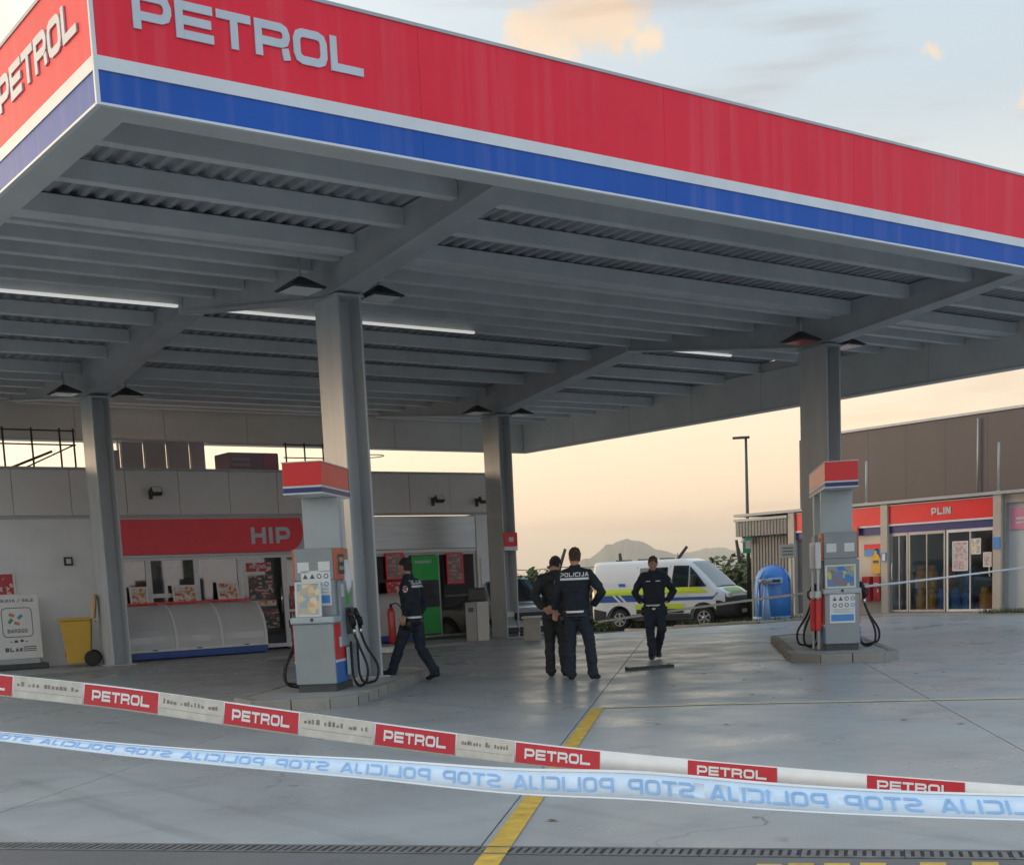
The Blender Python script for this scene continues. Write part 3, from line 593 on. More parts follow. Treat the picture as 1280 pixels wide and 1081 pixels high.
while x > XL:
    BX('parapet_panel', 'panel_wall', shop, max(x-1.19, XL), x-.012, SY-.07, SY+.02, 3.16, 4.10, .006); x -= 1.19
BX('parapet_cap', 'steel_grey', shop, XL, XR+.03, SY-.11, SY+.3, 4.102, 4.15)
BX('drip_rail', 'steel_grey', shop, XL, XR+.01, SY-.06, SY+.02, 3.10, 3.145)
# red sign with a rounded end
Z0, Z1 = 2.30, 3.06; ex = 14.62
poly = [(10.32, Z0), (ex-.42, Z0)]+[(ex-.42+.42*math.sin(a), Z0+.42-.42*math.cos(a)) for a in [R_(d) for d in (15, 30, 45, 60, 75, 90)]]+[(ex, Z1-.22), (ex-.02, Z1-.08), (ex-.06, Z1), (10.32, Z1)]
sgn = MB().prism(poly, SY-.14, SY-.02, 'y').build('sign_board', 'shop_red', shop, .006)
text_mesh('letter', 'letter_white', sgn, 'HIP', .37, lambda x, y, h: Vector((13.30+x*1.0, SY-.142-h, 2.485+y)), W=.98, t=.24, gap=.22, depth=.02, per_letter=True)
BX('sign_backing', 'frame_alu', shop, 10.28, 16.5, SY-.018, SY+.1, 2.24, 3.10)
# glazed front
MX = [10.30, 10.89, 12.0, 13.05, 14.16, 14.88]
for a, b in zip(MX[:-1], MX[1:]):
    is_door = abs(a-13.05) < .01
    w = empty  # noqa
    z0 = .10 if is_door else .08
    f = MB()
    for x0, x1, y0, y1 in ((a, a+.06, z0, 2.236), (b-.06, b, z0, 2.236), (a+.06, b-.06, 2.17, 2.236), (a+.06, b-.06, z0, z0+.09)): f.box(x0+.001, x1-.001, SY+.02, SY+.10, y0, y1)
    if not is_door: f.box(a+.06, b-.06, SY+.025, SY+.095, 1.36 if abs(a-10.89) < .01 else .9, 1.45 if abs(a-10.89) < .01 else .96)
    fr = f.build('door' if is_door else 'window', 'frame_white', shop)
    BX('pane', 'dark_glass' if is_door else 'shop_glass', fr, a+.06, b-.06, SY+.05, SY+.06, z0+.09, 2.17)
    if is_door: MB().tube([(b-.14, SY-.03, .9), (b-.14, SY-.03, 1.5)], .015).build('handle', 'chrome', fr)
for x0, x1, z0, z1, m in ((10.5, 12.0, 1.2, 2.1, 'interior'), (12.05, 12.95, .3, 2.9, 'shelf_goods'), (13.2, 14.6, .2, 2.6, 'interior_dark')): BX('shelf_unit', m, shop, x0, x1, SY+2.2, SY+2.6, .03, z1)
# print on the glass: door notices
dr = BX('door_poster', 'poster_red', shop, 13.22, 13.83, SY+.035, SY+.047, 1.86, 2.06)
text_mesh('door_lettering', 'letter_white', shop, 'PETROL', .075, lambda x, y, h: Vector((13.29+x*.92, SY+.033-h, 1.93+y)), W=1.0, t=.24, gap=.14)
BX('door_menu', 'menu_dark', shop, 13.25, 13.85, SY+.035, SY+.047, 1.25, 1.78); BX('door_notice', 'poster_food', shop, 13.2, 13.9, SY+.034, SY+.047, 1.06, 1.2)
BX('door_stickers', 'menu_dark', shop, 13.5, 13.95, SY+.035, SY+.047, .55, .98)
BX('side_sticker', 'poster_red', shop, 14.28, 14.62, SY+.035, SY+.047, .55, 1.5)
# recessed entrance at the right: metal band, glass doors, cash machine
BX('metal_band', 'brushed_metal', shop, 16.56, 19.61, SY+.0, SY+.08, 2.27, 3.08, .01); BX('door_head', 'frame_white', shop, 16.56, 19.61, SY-.01, SY+.09, 2.19, 2.262)
MX = [16.60, 17.52, 18.42, 19.58]
for a, b in zip(MX[:-1], MX[1:]):
    f = MB()
    for x0, x1, y0, y1 in ((a, a+.05, .06, 2.188), (b-.05, b, .06, 2.188), (a+.05, b-.05, 2.12, 2.188), (a+.05, b-.05, .06, .12)): f.box(x0+.001, x1-.001, SY+.02, SY+.09, y0, y1)
    fr = f.build('window', 'frame_alu', shop)
    BX('pane', 'dark_glass', fr, a+.05, b-.05, SY+.05, SY+.06, .12, 2.12)
bk = BX('cash_machine', 'interior_dark', shop, 17.60, 18.38, SY-.05, SY+.018, .13, 2.1)
BX('green_header', 'bankomat_green', bk, 17.60, 18.38, SY-.056, SY-.0505, 1.5, 2.1); BX('green_base', 'bankomat_green', bk, 17.60, 18.38, SY-.0561, SY-.0506, .16, .82)
text_mesh('header_print', 'letter_white', bk, 'BANKOMAT', .07, lambda x, y, h: Vector((17.70+x*.9, SY-.0575-h, 1.92+y)), W=.85, t=.2, gap=.14)
BX('screen', 'dark_glass', bk, 17.78, 18.2, SY-.0562, SY-.0507, 1.05, 1.4)
def framed(name, label, cat, x0, x1, z0, z1, y, m, fm='frame_white', tilt=0.0, group=None, fw=.035):
    r = empty(name, ((x0+x1)/2, y, z0), 0, label, cat, group); T = T_(((x0+x1)/2, y, z0), 0, tilt); w = (x1-x0)/2; h = z1-z0
    MB().box(-w+fw, w-fw, .004, .02, fw, h-fw, T).build('sheet', m, r)
    f = MB()
    for a, b, c, d in ((-w, -w+fw, 0, h), (w-fw, w, 0, h), (-w+fw, w-fw, 0, fw), (-w+fw, w-fw, h-fw, h)): f.box(a, b, -.012, .025, c, d, T)
    f.build('frame', fm, r); return r
framed('poster_frame', 'red framed advertising poster left of the green cash machine', 'poster', 16.88, 17.40, 1.55, 2.2, SY-.03, 'poster_dim', 'shop_red')
framed('poster_frame', 'red framed advertising poster right of the green cash machine', 'poster', 18.66, 19.16, 1.38, 2.16, SY-.03, 'poster_dim', 'shop_red')
framed('poster_frame', 'small red poster leaning below the framed poster by cash machine', 'poster', 16.80, 17.32, 1.12, 1.5, SY-.20, 'poster_red', 'shop_red', R_(-12))
framed('poster_frame', 'white framed food poster behind the curved display, by the column', 'poster', 10.40, 10.80, 1.16, 1.62, SY-.10, 'poster_food', 'frame_white', R_(-8))
framed('poster_frame', 'white framed poster standing in the middle shop window', 'poster', 11.36, 11.92, 1.17, 1.62, SY-.12, 'poster_food', 'frame_white', R_(-8))
framed('poster_frame', 'white framed food poster beside the shop door', 'poster', 12.42, 12.93, 1.12, 1.66, SY-.12, 'poster_food', 'frame_white', R_(-8))
framed('poster_frame', 'red and white notice on grey wall above the folding sign', 'poster', 7.2, 8.02, 1.42, 2.02, SY-.03, 'poster_red', 'frame_white')
wn = BX('wall_box', 'interior_dark', None, 9.06, 9.24, SY-.05, SY-.001, 2.12, 2.30, .008); tag(wn, 'small square dark framed box on grey shop wall', 'wall box')
BX('cover', 'panel_wall', wn, 9.10, 9.20, SY-.058, SY-.051, 2.16, 2.26)
# floodlights / cameras on the parapet
def floodlight(px, py, label):
    p = PY(px, py, SY-.08); r = empty('floodlight', p, 0, label, 'floodlight', 'floodlights bolted to the parapet')
    BX('bracket', 'rail_dark', r, p.x-.04, p.x+.04, p.y-.02, p.y+.012, p.z-.12, p.z+.08)
    MB().tube([(p.x, p.y-.02, p.z), (p.x+.02, p.y-.2, p.z+.02)], .02).build('arm', 'rail_dark', r)
    MB().box(-.12, .12, -.06, .06, -.08, .08, T_((p.x+.03, p.y-.26, p.z+.03), 0, R_(-35))).build('housing', 'rail_dark', r, .015)
    MB().box(-.10, .10, -.068, -.061, -.06, .06, T_((p.x+.03, p.y-.26, p.z+.03), 0, R_(-35))).build('lens', 'lamp_lens', r)
floodlight(188, 617, 'small floodlight on parapet above the long red sign'); floodlight(541, 626, 'small floodlight on parapet above the cash machine'); floodlight(596, 627, 'small floodlight at the parapet end by the corner pillar')
# things on the roof seen through the gap
r = empty('roof_frame', (6, SY+1.2, 4.0), 0, 'dark steel trellis frame on the roof edge above plain wall', 'frame')
for x in (4.6, 5.4, 6.2, 7.0, 7.8, 8.0, 8.6, 9.2, 9.5): MB().tube([(x+.4, SY+1.2, 3.95), (x+.4, SY+1.2, 5.1)], .022, 6).build('post', 'rail_dark', r)
for z in (4.75, 5.05): MB().tube([(4.9, SY+1.23, z), (9.95, SY+1.23, z)], .018, 6).build('rail', 'rail_dark', r)
MB().tube([(8.7, SY+1.17, 4.2), (9.9, SY+1.17, 4.75)], .018, 6).build('brace', 'rail_dark', r); MB().tube([(7.9, SY+1.17, 4.0), (9.4, SY+1.17, 4.6)], .03, 6).build('brace', 'rail_dark', r)
r = empty('rooftop_cabin', (12.6, SY+2.6, 3.95), 0, 'grey rooftop cabin with pale glazing bars above the red sign', 'rooftop cabin')
for x0, x1, z0, z1 in ((10.95, 11.30, 3.951, 4.78), (11.36, 11.86, 4.02, 4.98), (11.92, 12.42, 4.10, 5.0), (12.48, 13.0, 4.24, 5.0), (13.06, 13.4, 4.34, 5.0)): BX('wall_panel', 'far_wall', r, x0, x1, SY+2.3, SY+2.42, z0, z1)
for x in (11.33, 11.89, 12.45, 13.03): BX('stanchion', 'frame_white', r, x-.022, x+.022, SY+2.43, SY+2.5, 3.951, 5.0)
BX('top_rail', 'frame_white', r, 10.95, 13.5, SY+2.28, SY+2.5, 5.001, 5.05)
r2_ = BX('rooftop_unit', 'mauve', None, 13.45, 14.75, SY+1.1, SY+1.9, 3.951, 4.66, .03); tag(r2_, 'mauve boxed cooling unit on the shop roof', 'cooling unit')
for k in range(4): BX('grille_slat', 'far_wall', r2_, 13.55, 14.0, SY+1.085, SY+1.099, 4.08+k*.13, 4.15+k*.13)
BX('end_panel', 'pink', r2_, 14.35, 14.65, SY+1.085, SY+1.099, 4.05, 4.62)
r = empty('roof_frame', (15, SY+1.0, 3.95), 0, 'thin dark railing on the roof beside the mauve unit', 'railing')
for x in (14.9, 15.4, 15.9): MB().tube([(x, SY+1.0, 3.95), (x, SY+1.0, 4.9)], .02, 6).build('post', 'rail_dark', r)
for z in (4.86, 4.55): MB().tube([(14.85, SY+1.03, z), (16.0, SY+1.03, z)], .015, 6).build('rail', 'rail_dark', r)
r = empty('roof_ladder', (17.1, SY+1, 3.95), 0, 'thin caged ladder top rising over the shop parapet', 'ladder')
for x in (16.9, 17.2): MB().tube([(x, SY+1.0, 3.95), (x, SY+1.0, 4.62)], .012, 6).build('stile', 'galv', r)
MB().tube([(16.7+.45+.4*math.cos(a*math.pi/8), SY+1.0+.4*math.sin(a*math.pi/8), 4.62) for a in range(17)], .012, 6).build('hoop', 'galv', r)
MB().tube([(16.92, SY+1.0, 4.3), (17.18, SY+1.0, 4.3)], .01, 6).build('rung', 'galv', r)
# curved-lid display in front of the window
r = empty('display_cabinet', (11.5, 27.85, .05), 0, 'long display with curved pale cover and blue base by shop window', 'display')
x0, x1, yb, yf, zb, zt = 9.95, 13.1, 28.28, 27.42, .22, 1.22
arc = [(yb, zb), (yf, zb), (yf, zb+.18)]+[(yf+.62-.62*math.cos(a), zb+.18+(zt-zb-.2)*math.sin(a)) for a in [R_(d) for d in range(10, 91, 10)]]+[(yb, zt)]
BX('base', 'blue_paint', r, x0-.03, x1+.03, yf-.02, yb+.02, .075, zb-.001, .01); BX('plinth', 'black', r, x0, x1, yf+.1, yb, .04, .08)
bounds = [x0, 11.0, 12.05, x1]
for a, b in zip(bounds[:-1], bounds[1:]):
    o = MB().prism(arc, a+.035, b-.035, 'x').build('cover', 'plastic_clear', r); 
for b in bounds: MB().prism([(p[0]+(.012 if p[0] > 28 else -.012), p[1]+.008) for p in arc], b-.03, b+.03, 'x').build('rib', 'frame_white', r)
BX('bottom_rail', 'frame_white', r, x0-.03, x1+.03, yf-.03, yf+.02, zb+.001, zb+.055, .005); BX('top_rail', 'shop_red', r, x0-.03, x1+.02, yb-.06, yb+.03, zt+.01, zt+.045)
for b in (10.5, 11.5, 12.6): BX('handle', 'rail_dark', r, b-.05, b+.05, yf-.055, yf-.031, zb+.03, zb+.05)
# second cabinet beyond the column
r = empty('display_cabinet', (16.2, 27.9, .05), 0, 'display with curved pale cover partly hidden behind front column', 'display')
MB().prism(arc, 15.6, 17.22, 'x').build('cover', 'plastic_clear', r); BX('base', 'blue_paint', r, 15.55, 17.26, yf-.02, yb+.02, .075, zb-.001, .01); MB().prism([(p[0]+(.012 if p[0] > 28 else -.012), p[1]+.008) for p in arc], 17.0, 17.05, 'x').build('rib', 'frame_white', r)

# ------------------------------------------------------------------ gas store, cabin and hall on the right
KX = 30.5
kiosk = empty('gas_store', (KX+1.5, 24, 0), 0, 'long low gas store with red sign boards and cream posts', 'building')
def KB(name, m, x0, x1, y0, y1, z0, z1, bevel=0.0, parent=None): return BX(name, m, parent or kiosk, KX+x0, KX+x1, y0, y1, z0, z1, bevel)
for y in (20.42, 24.0, 27.42): KB('post', 'post_cream', -.12, .12, y-.12, y+.12, -.2, 3.02, .01)
for y0, y1 in ((20.54, 23.88), (24.12, 27.30)):
    b = KB('sign_board', 'kiosk_red', -.06, .02, y0, y1, 2.47, 2.97, .006); KB('trim', 'white_trim', -.07, .02, y0, y1, 2.42, 2.468, parent=b); KB('trim', 'white_trim', -.07, .02, y0, y1, 2.972, 2.995, parent=b)
    KB('blue_valance', 'kiosk_blue', -.03, .02, y0, y1, 2.22, 2.418, parent=b)
    if y0 < 22: text_mesh('letter', 'letter_white', b, 'PLIN', .185, lambda x, y, h: Vector((KX-.062-h, 22.46-x, 2.635+y)), W=.86, t=.24, gap=.16, depth=.012, per_letter=True)
KB('flat_roof', 'steel_grey', -.15, 4, 17.0, 29.75, 3.03, 3.11); KB('back_wall', 'cabin_grey', 2.6, 2.75, 20.6, 29.5, -.3, 3.02); KB('store_floor', 'paving', .02, 2.59, 20.5, 24.0, -.2, .04)
KB('partition', 'cabin_grey', .02, 2.6, 23.93, 24.06, -.2, 3.02); KB('partition', 'cabin_grey', .02, 2.6, 20.40, 20.53, -.2, 3.02)
KB('wall', 'kiosk_white', .03, .15, 24.13, 25.9, .42, 2.46); KB('wall_base', 'post_cream', .0, .15, 24.13, 25.9, -.2, .419)
KB('wall', 'cabin_grey', .03, .15, 25.91, 27.29, -.2, 2.46)
for y in (26.0, 26.35, 26.7): KB('cladding_rib', 'wall_pale', -.005, .029, y, y+.06, -.1, 2.2)
KB('step', 'kerbstone', -.5, .0, 20.3, 27.4, -.25, .03, .02)
# glazed front of the gas store
for i, (a, b) in enumerate([(20.56, 22.02), (22.06, 23.25), (23.27, 23.86)]):
    f = MB()
    for y0, y1, z0, z1 in ((a, a+.05, .05, 2.22), (b-.05, b, .05, 2.22), (a+.05, b-.05, .05, .11), (a+.05, b-.05, 2.14, 2.22), ((a+b)/2-.015, (a+b)/2+.015, .11, 2.14)): f.box(KX-.02, KX+.02, y0+.001, y1-.001, z0, z1)
    fr = f.build('sliding_door', 'frame_alu' if i else 'frame_white', kiosk)
    KB('pane', 'clear_glass', -.004, .004, a+.05, (a+b)/2-.016, .11, 2.14, parent=fr); KB('pane', 'clear_glass', -.0041, .0041, (a+b)/2+.016, b-.05, .11, 2.14, parent=fr)
    if i != 1: MB().tube([(KX-.06, (b-.1 if i == 2 else a+.1), .95), (KX-.09, (b-.1 if i == 2 else a+.1), 1.0), (KX-.09, (b-.1 if i == 2 else a+.1), 1.35), (KX-.06, (b-.1 if i == 2 else a+.1), 1.4)], .016, 6).build('handle', 'frame_white', fr)
def kposter(label, y0, y1, z0, z1, m, fm='frame_white', x=-.03):
    r = empty('notice', (KX+x, (y0+y1)/2, z0), 0, label, 'notice'); KB('sheet', m, x-.006, x, y0+.03, y1-.03, z0+.03, z1-.03, parent=r); f = MB()
    for a, b, c, d in ((y0, y0+.03, z0, z1), (y1-.03, y1, z0, z1), (y0+.03, y1-.03, z0, z0+.03), (y0+.03, y1-.03, z1-.03, z1)): f.box(KX+x-.01, KX+x+.005, a, b, c, d)
    f.build('frame', fm, r)
kposter('large pale notice on the glass front of gas store', 21.34, 21.82, 1.12, 1.9, 'poster_pale'); kposter('small white framed notice beside the large pale one', 20.95, 21.24, 1.54, 1.95, 'poster_sunny'); kposter('small greenish notice by the gas store door handle', 20.63, 20.88, 1.2, 1.58, 'poster_pale', 'frame_white')
kposter('blue safety notice on the cream post at the gas store corner', 20.32, 20.52, 1.65, 1.95, 'sticker_blue', 'sticker_blue', -.135); kposter('small pale blue notice on cream post between the sign boards', 23.92, 24.08, 1.45, 1.7, 'paper', 'sticker_blue', -.135)
# gas bottles
def bottle_proto(name, m):
    r = empty(name, (0, 0, 0)); MB().lathe([(.13, 0), (.15, .02), (.15, .06), (.155, .08), (.155, .40), (.14, .47), (.09, .52), (.05, .54)], 14).build('body', m, r, world=False)
    MB().lathe([(.11, .50), (.115, .58), (.115, .63), (.10, .63)], 12).build('collar', m, r, world=False); MB().lathe([(.025, .53), (.03, .6), (.012, .62)], 8).build('valve', 'chrome', r, world=False); return r
protos = {'y': bottle_proto('gas_bottle', 'gas_yellow'), 'b': bottle_proto('gas_bottle', 'gas_blue'), 'o': bottle_proto('gas_bottle', 'gas_orange')}
spots = {'y': [(.22, 23.0, .04), (.22, 22.66, .04), (.22, 23.0, .68), (.22, 22.66, .68), (.60, 22.85, .04), (.22, 20.98, .04), (.66, 21.25, .04)], 'b': [(.22, 22.30, .04), (.22, 21.86, .04), (.22, 21.52, .04), (.56, 21.72, .04), (.56, 21.72, .68), (.60, 22.15, .04)], 'o': [(.22, 20.66, .04), (.56, 20.75, .04), (.56, 20.75, .68), (.60, 22.4, .68)]}
cn = {'y': 'ochre yellow', 'b': 'blue', 'o': 'orange'}
for k, L in spots.items():
    for i, (x, y, z) in enumerate(L):
        o = protos[k] if i == 0 else copy_tree(protos[k]); o.location = (KX+x, y, z); tag(o, cn[k]+' gas bottle '+('stacked on another bottle' if z > .5 else 'standing on the store floor')+(' against the glass' if x < .4 else ' behind the front row'), 'gas bottle', cn[k]+' gas bottles in the store')
# extra on the pale wall: picture of a bottle, two red fire cabinets
r = empty('bottle_sign', (KX-.02, 24.35, 1.1), 0, 'yellow cut-out sign of a gas bottle on pale wall', 'sign')
pr = [(0, 0), (.24, 0), (.27, .06), (.27, .42), (.22, .52), (.17, .56), (.17, .64), (.10, .64), (.10, .56), (.05, .52), (0, .42)]
MB().prism([(24.5-a*1.15, 1.12+b) for a, b in pr], KX-.05, KX-.02, 'x').build('cutout', 'gas_yellow', r); KB('backing', 'rail_dark', -.018, .02, 24.14, 24.26, 1.18, 1.62, parent=r); KB('print', 'sticker_ink', -.054, -.0505, 24.24, 24.44, 1.42, 1.5, parent=r); KB('cap', 'rail_dark', -.052, -.018, 24.31, 24.38, 1.765, 1.82, parent=r)
bn = KB('banner', 'sticker_blue', -.01, .028, 24.14, 24.78, 1.64, 1.96, parent=None); bn.parent = None; bn.matrix_world = Matrix.Identity(4); tag(bn, 'small red and blue banner behind the yellow bottle sign', 'banner')
bn.data.transform(WM[kiosk.name]); WM[bn.name] = Matrix(); KB('red_band', 'kiosk_red', -.016, -.0105, 24.14, 24.78, 1.82, 1.96, parent=bn)
for i, (y0, y1) in enumerate(((24.48, 24.76), (24.14, 24.36))):
    r = empty('fire_cabinet', (KX-.05, (y0+y1)/2, .3), 0, ('wider' if i == 0 else 'narrower')+' red fire cabinet on the pale wall below the banner', 'fire cabinet', 'red fire cabinets')
    KB('box', 'cabinet_red', -.16, .028, y0, y1, .36, 1.06, .02, parent=r); KB('door_seam', 'letter_white', -.166, -.161, y0+.03, y1-.03, .84, .87, parent=r); KB('handle', 'chrome', -.18, -.161, y0+.02, y0+.06, .6, .7, parent=r)
# small orange lamp on the valance
r = MB().box(KX-.14, KX-.071, 24.9, 25.1, 2.24, 2.47).build('valance_lamp', 'pump_orange', None, .02); tag(r, 'small orange box under the red sign board', 'lamp box'); BX('bracket', 'rail_dark', r, KX-.0705, KX-.031, 24.95, 25.05, 2.3, 2.41)
# pale annex right of the store
annex = empty('annex_building', (KX+1, 18, 0), 0, 'pale blue grey annex wall right of the gas store', 'building')
KB('wall', 'wall_pale', .10, .3, 13.0, 20.29, -.1, 2.8, parent=annex); KB('frame', 'post_cream', .02, .3, 13.0, 20.29, 2.801, 3.02, parent=annex); KB('jamb', 'frame_alu', -.02, .1, 20.22, 20.29, 0, 2.8, parent=annex)
r = KB('pink_poster', 'pink', .07, .098, 19.2, 20.15, 2.12, 2.66, parent=annex); KB('print', 'letter_white', .064, .069, 19.3, 20.0, 2.36, 2.42, parent=r); KB('print', 'letter_white', .064, .069, 19.3, 20.0, 2.27, 2.31, parent=r)
KB('base_strip', 'kerbstone', -.02, .099, 13.0, 20.2, -.1, .12, parent=annex)
# corrugated cabin at the far end
cabin = empty('cabin', (KX+1.3, 28.6, 0), 0, 'grey ribbed metal cabin with overhanging flat roof beside lamp post', 'cabin')
KB('fascia', 'cabin_grey', -.12, 3, 27.56, 29.7, 2.42, 2.88, parent=cabin); KB('roof_edge', 'steel_grey', -.16, 3, 27.55, 29.74, 2.881, 2.96, parent=cabin); KB('wall', 'cabin_grey', .18, 2.8, 27.56, 29.35, -.4, 2.418, parent=cabin)
for k in range(14): KB('cladding_rib', 'cabin_grey', .16, .179, 27.6+k*.127, 27.65+k*.127, -.3, 2.41, parent=cabin)
for k in range(16): KB('cladding_rib', 'cabin_grey', -.135, -.121, 27.6+k*.13, 27.65+k*.13, 2.43, 2.87, parent=cabin)
r = MB().lathe([(.09, 0), (.10, .05), (.06, .12), (.02, .14)], 10, c=(KX-.05, 29.45, 2.24)).build('wall_lamp', 'lamp_lens'); tag(r, 'small round lamp under the cabin roof edge', 'lamp'); BX('bracket', 'rail_dark', r, KX-.08, KX-.02, 29.42, 29.48, 2.385, 2.42)
# dark hall behind
hall = empty('hall_building', (40, 16, 0), 0, 'tall dark brown metal hall behind the gas store', 'building')
HX = 36.0
BX('wall', 'hall_brown', hall, HX, HX+18, -14, 30.8, -.8, 5.78)
k = 0; y = -10.0
while y < 30.6:
    BX('cladding_panel', 'hall_brown', hall, HX-.05, HX-.001, y+.003, y+1.497, -.5, 5.76); y += 1.5
BX('roof_edge', 'steel_grey', hall, HX-.1, HX+18.1, -14.1, 30.9, 5.781, 5.86); BX('base_flashing', 'rail_dark', hall, HX-.5, HX-.06, -14, 30.5, 3.12, 3.42)
for px, yl_, zz in ((1083, 3.12, 3.98), (1248, 3.12, 4.05), (1222, 3.3, 5.3), (1008, 3.1, 4.0)):
    p = PX(px, 620, KX+.6 if px != 1222 else HX-.12); lean = .5 if px == 1008 else .04
    o = MB().tube([(p.x, p.y, yl_), (p.x, p.y-lean*.2, zz+.35)], .03 if px != 1008 else .012, 8).build('mast', 'galv'); tag(o, {1083: 'short pale pipe above the red board next to the pump', 1248: 'pale pipe standing on the gas store corner', 1222: 'pale downpipe on the dark hall wall', 1008: 'thin leaning aerial above the cabin'}[px], 'pipe'); MB().lathe([(.06, 0), (.05, .04), (.035, .05)], 8, c=(p.x, p.y, yl_-.001)).build('foot', 'galv', o)

# ------------------------------------------------------------------ verge, far ground, hills
sheet('verge', 'verge_earth', [26.2, 28, 29.9], [24.8, 26, 27.5, 29, 30.2], .06)
for i in range(5): MB().box(26.08, 26.2, 24.8+i*1.08, 25.87+i*1.08, -.35, .07+gz(26.1, 25.3+i*1.08)).build('kerb_stone', 'kerbstone', bpy.data.objects['verge'], .015)
for i in range(4): MB().box(26.1+i*.95, 27.04+i*.95, 24.68, 24.8, -.2, .07+gz(26.5+i, 24.74)).build('kerb_stone', 'kerbstone', bpy.data.objects['verge'], .015)
def hill(name, label, pts, dist, depth):
    mb = MB(); n = len(pts)
    P = []
    for i in range(n-1):
        for k in range(10):
            t = k/10; t2 = t*t*(3-2*t); P.append((pts[i][0]+(pts[i+1][0]-pts[i][0])*t, pts[i][1]+(pts[i+1][1]-pts[i][1])*t2+random.uniform(-.8, .8)))
    rows = 10
    for j in range(rows+1):
        s = j/rows
        for (px, py) in P:
            d = ray(px, py); h = math.hypot(d.x, d.y); q = Vector((d.x/h, d.y/h, 0)); top = EYE+d.z/h*dist
            dj = dist+(s-.5)*depth; f = math.cos((s-.5)*math.pi)**1.3 if 0 < j < rows else 0
            mb.v.append(q*dj+Vector((0, 0, -40+(top+40)*f*(1+random.uniform(-.05, .05)*(1 if j != rows//2 else 0)))))
    n = len(P)
    for j in range(rows):
        for i in range(n-1): mb.f.append([j*n+i, j*n+i+1, (j+1)*n+i+1, (j+1)*n+i]); mb.m.append(0); mb.sm.append(True)
    tag(mb.build(name, 'hill'), kind='structure')
hill('hill', '', [(560, 735), (640, 722), (700, 712), (735, 698), (762, 680), (783, 674), (800, 676), (825, 688), (850, 694), (880, 700), (960, 712)], 4200, 1800)
hill('hill', '', [(780, 714), (830, 700), (860, 690), (885, 685), (900, 684), (930, 690), (990, 688), (1060, 684), (1180, 690), (1350, 690)], 6000, 2200)
hill('hill', '', [(-900, 790), (-500, 770), (-200, 752), (100, 745), (350, 735), (500, 730), (640, 724), (720, 718)], 5200, 1500)

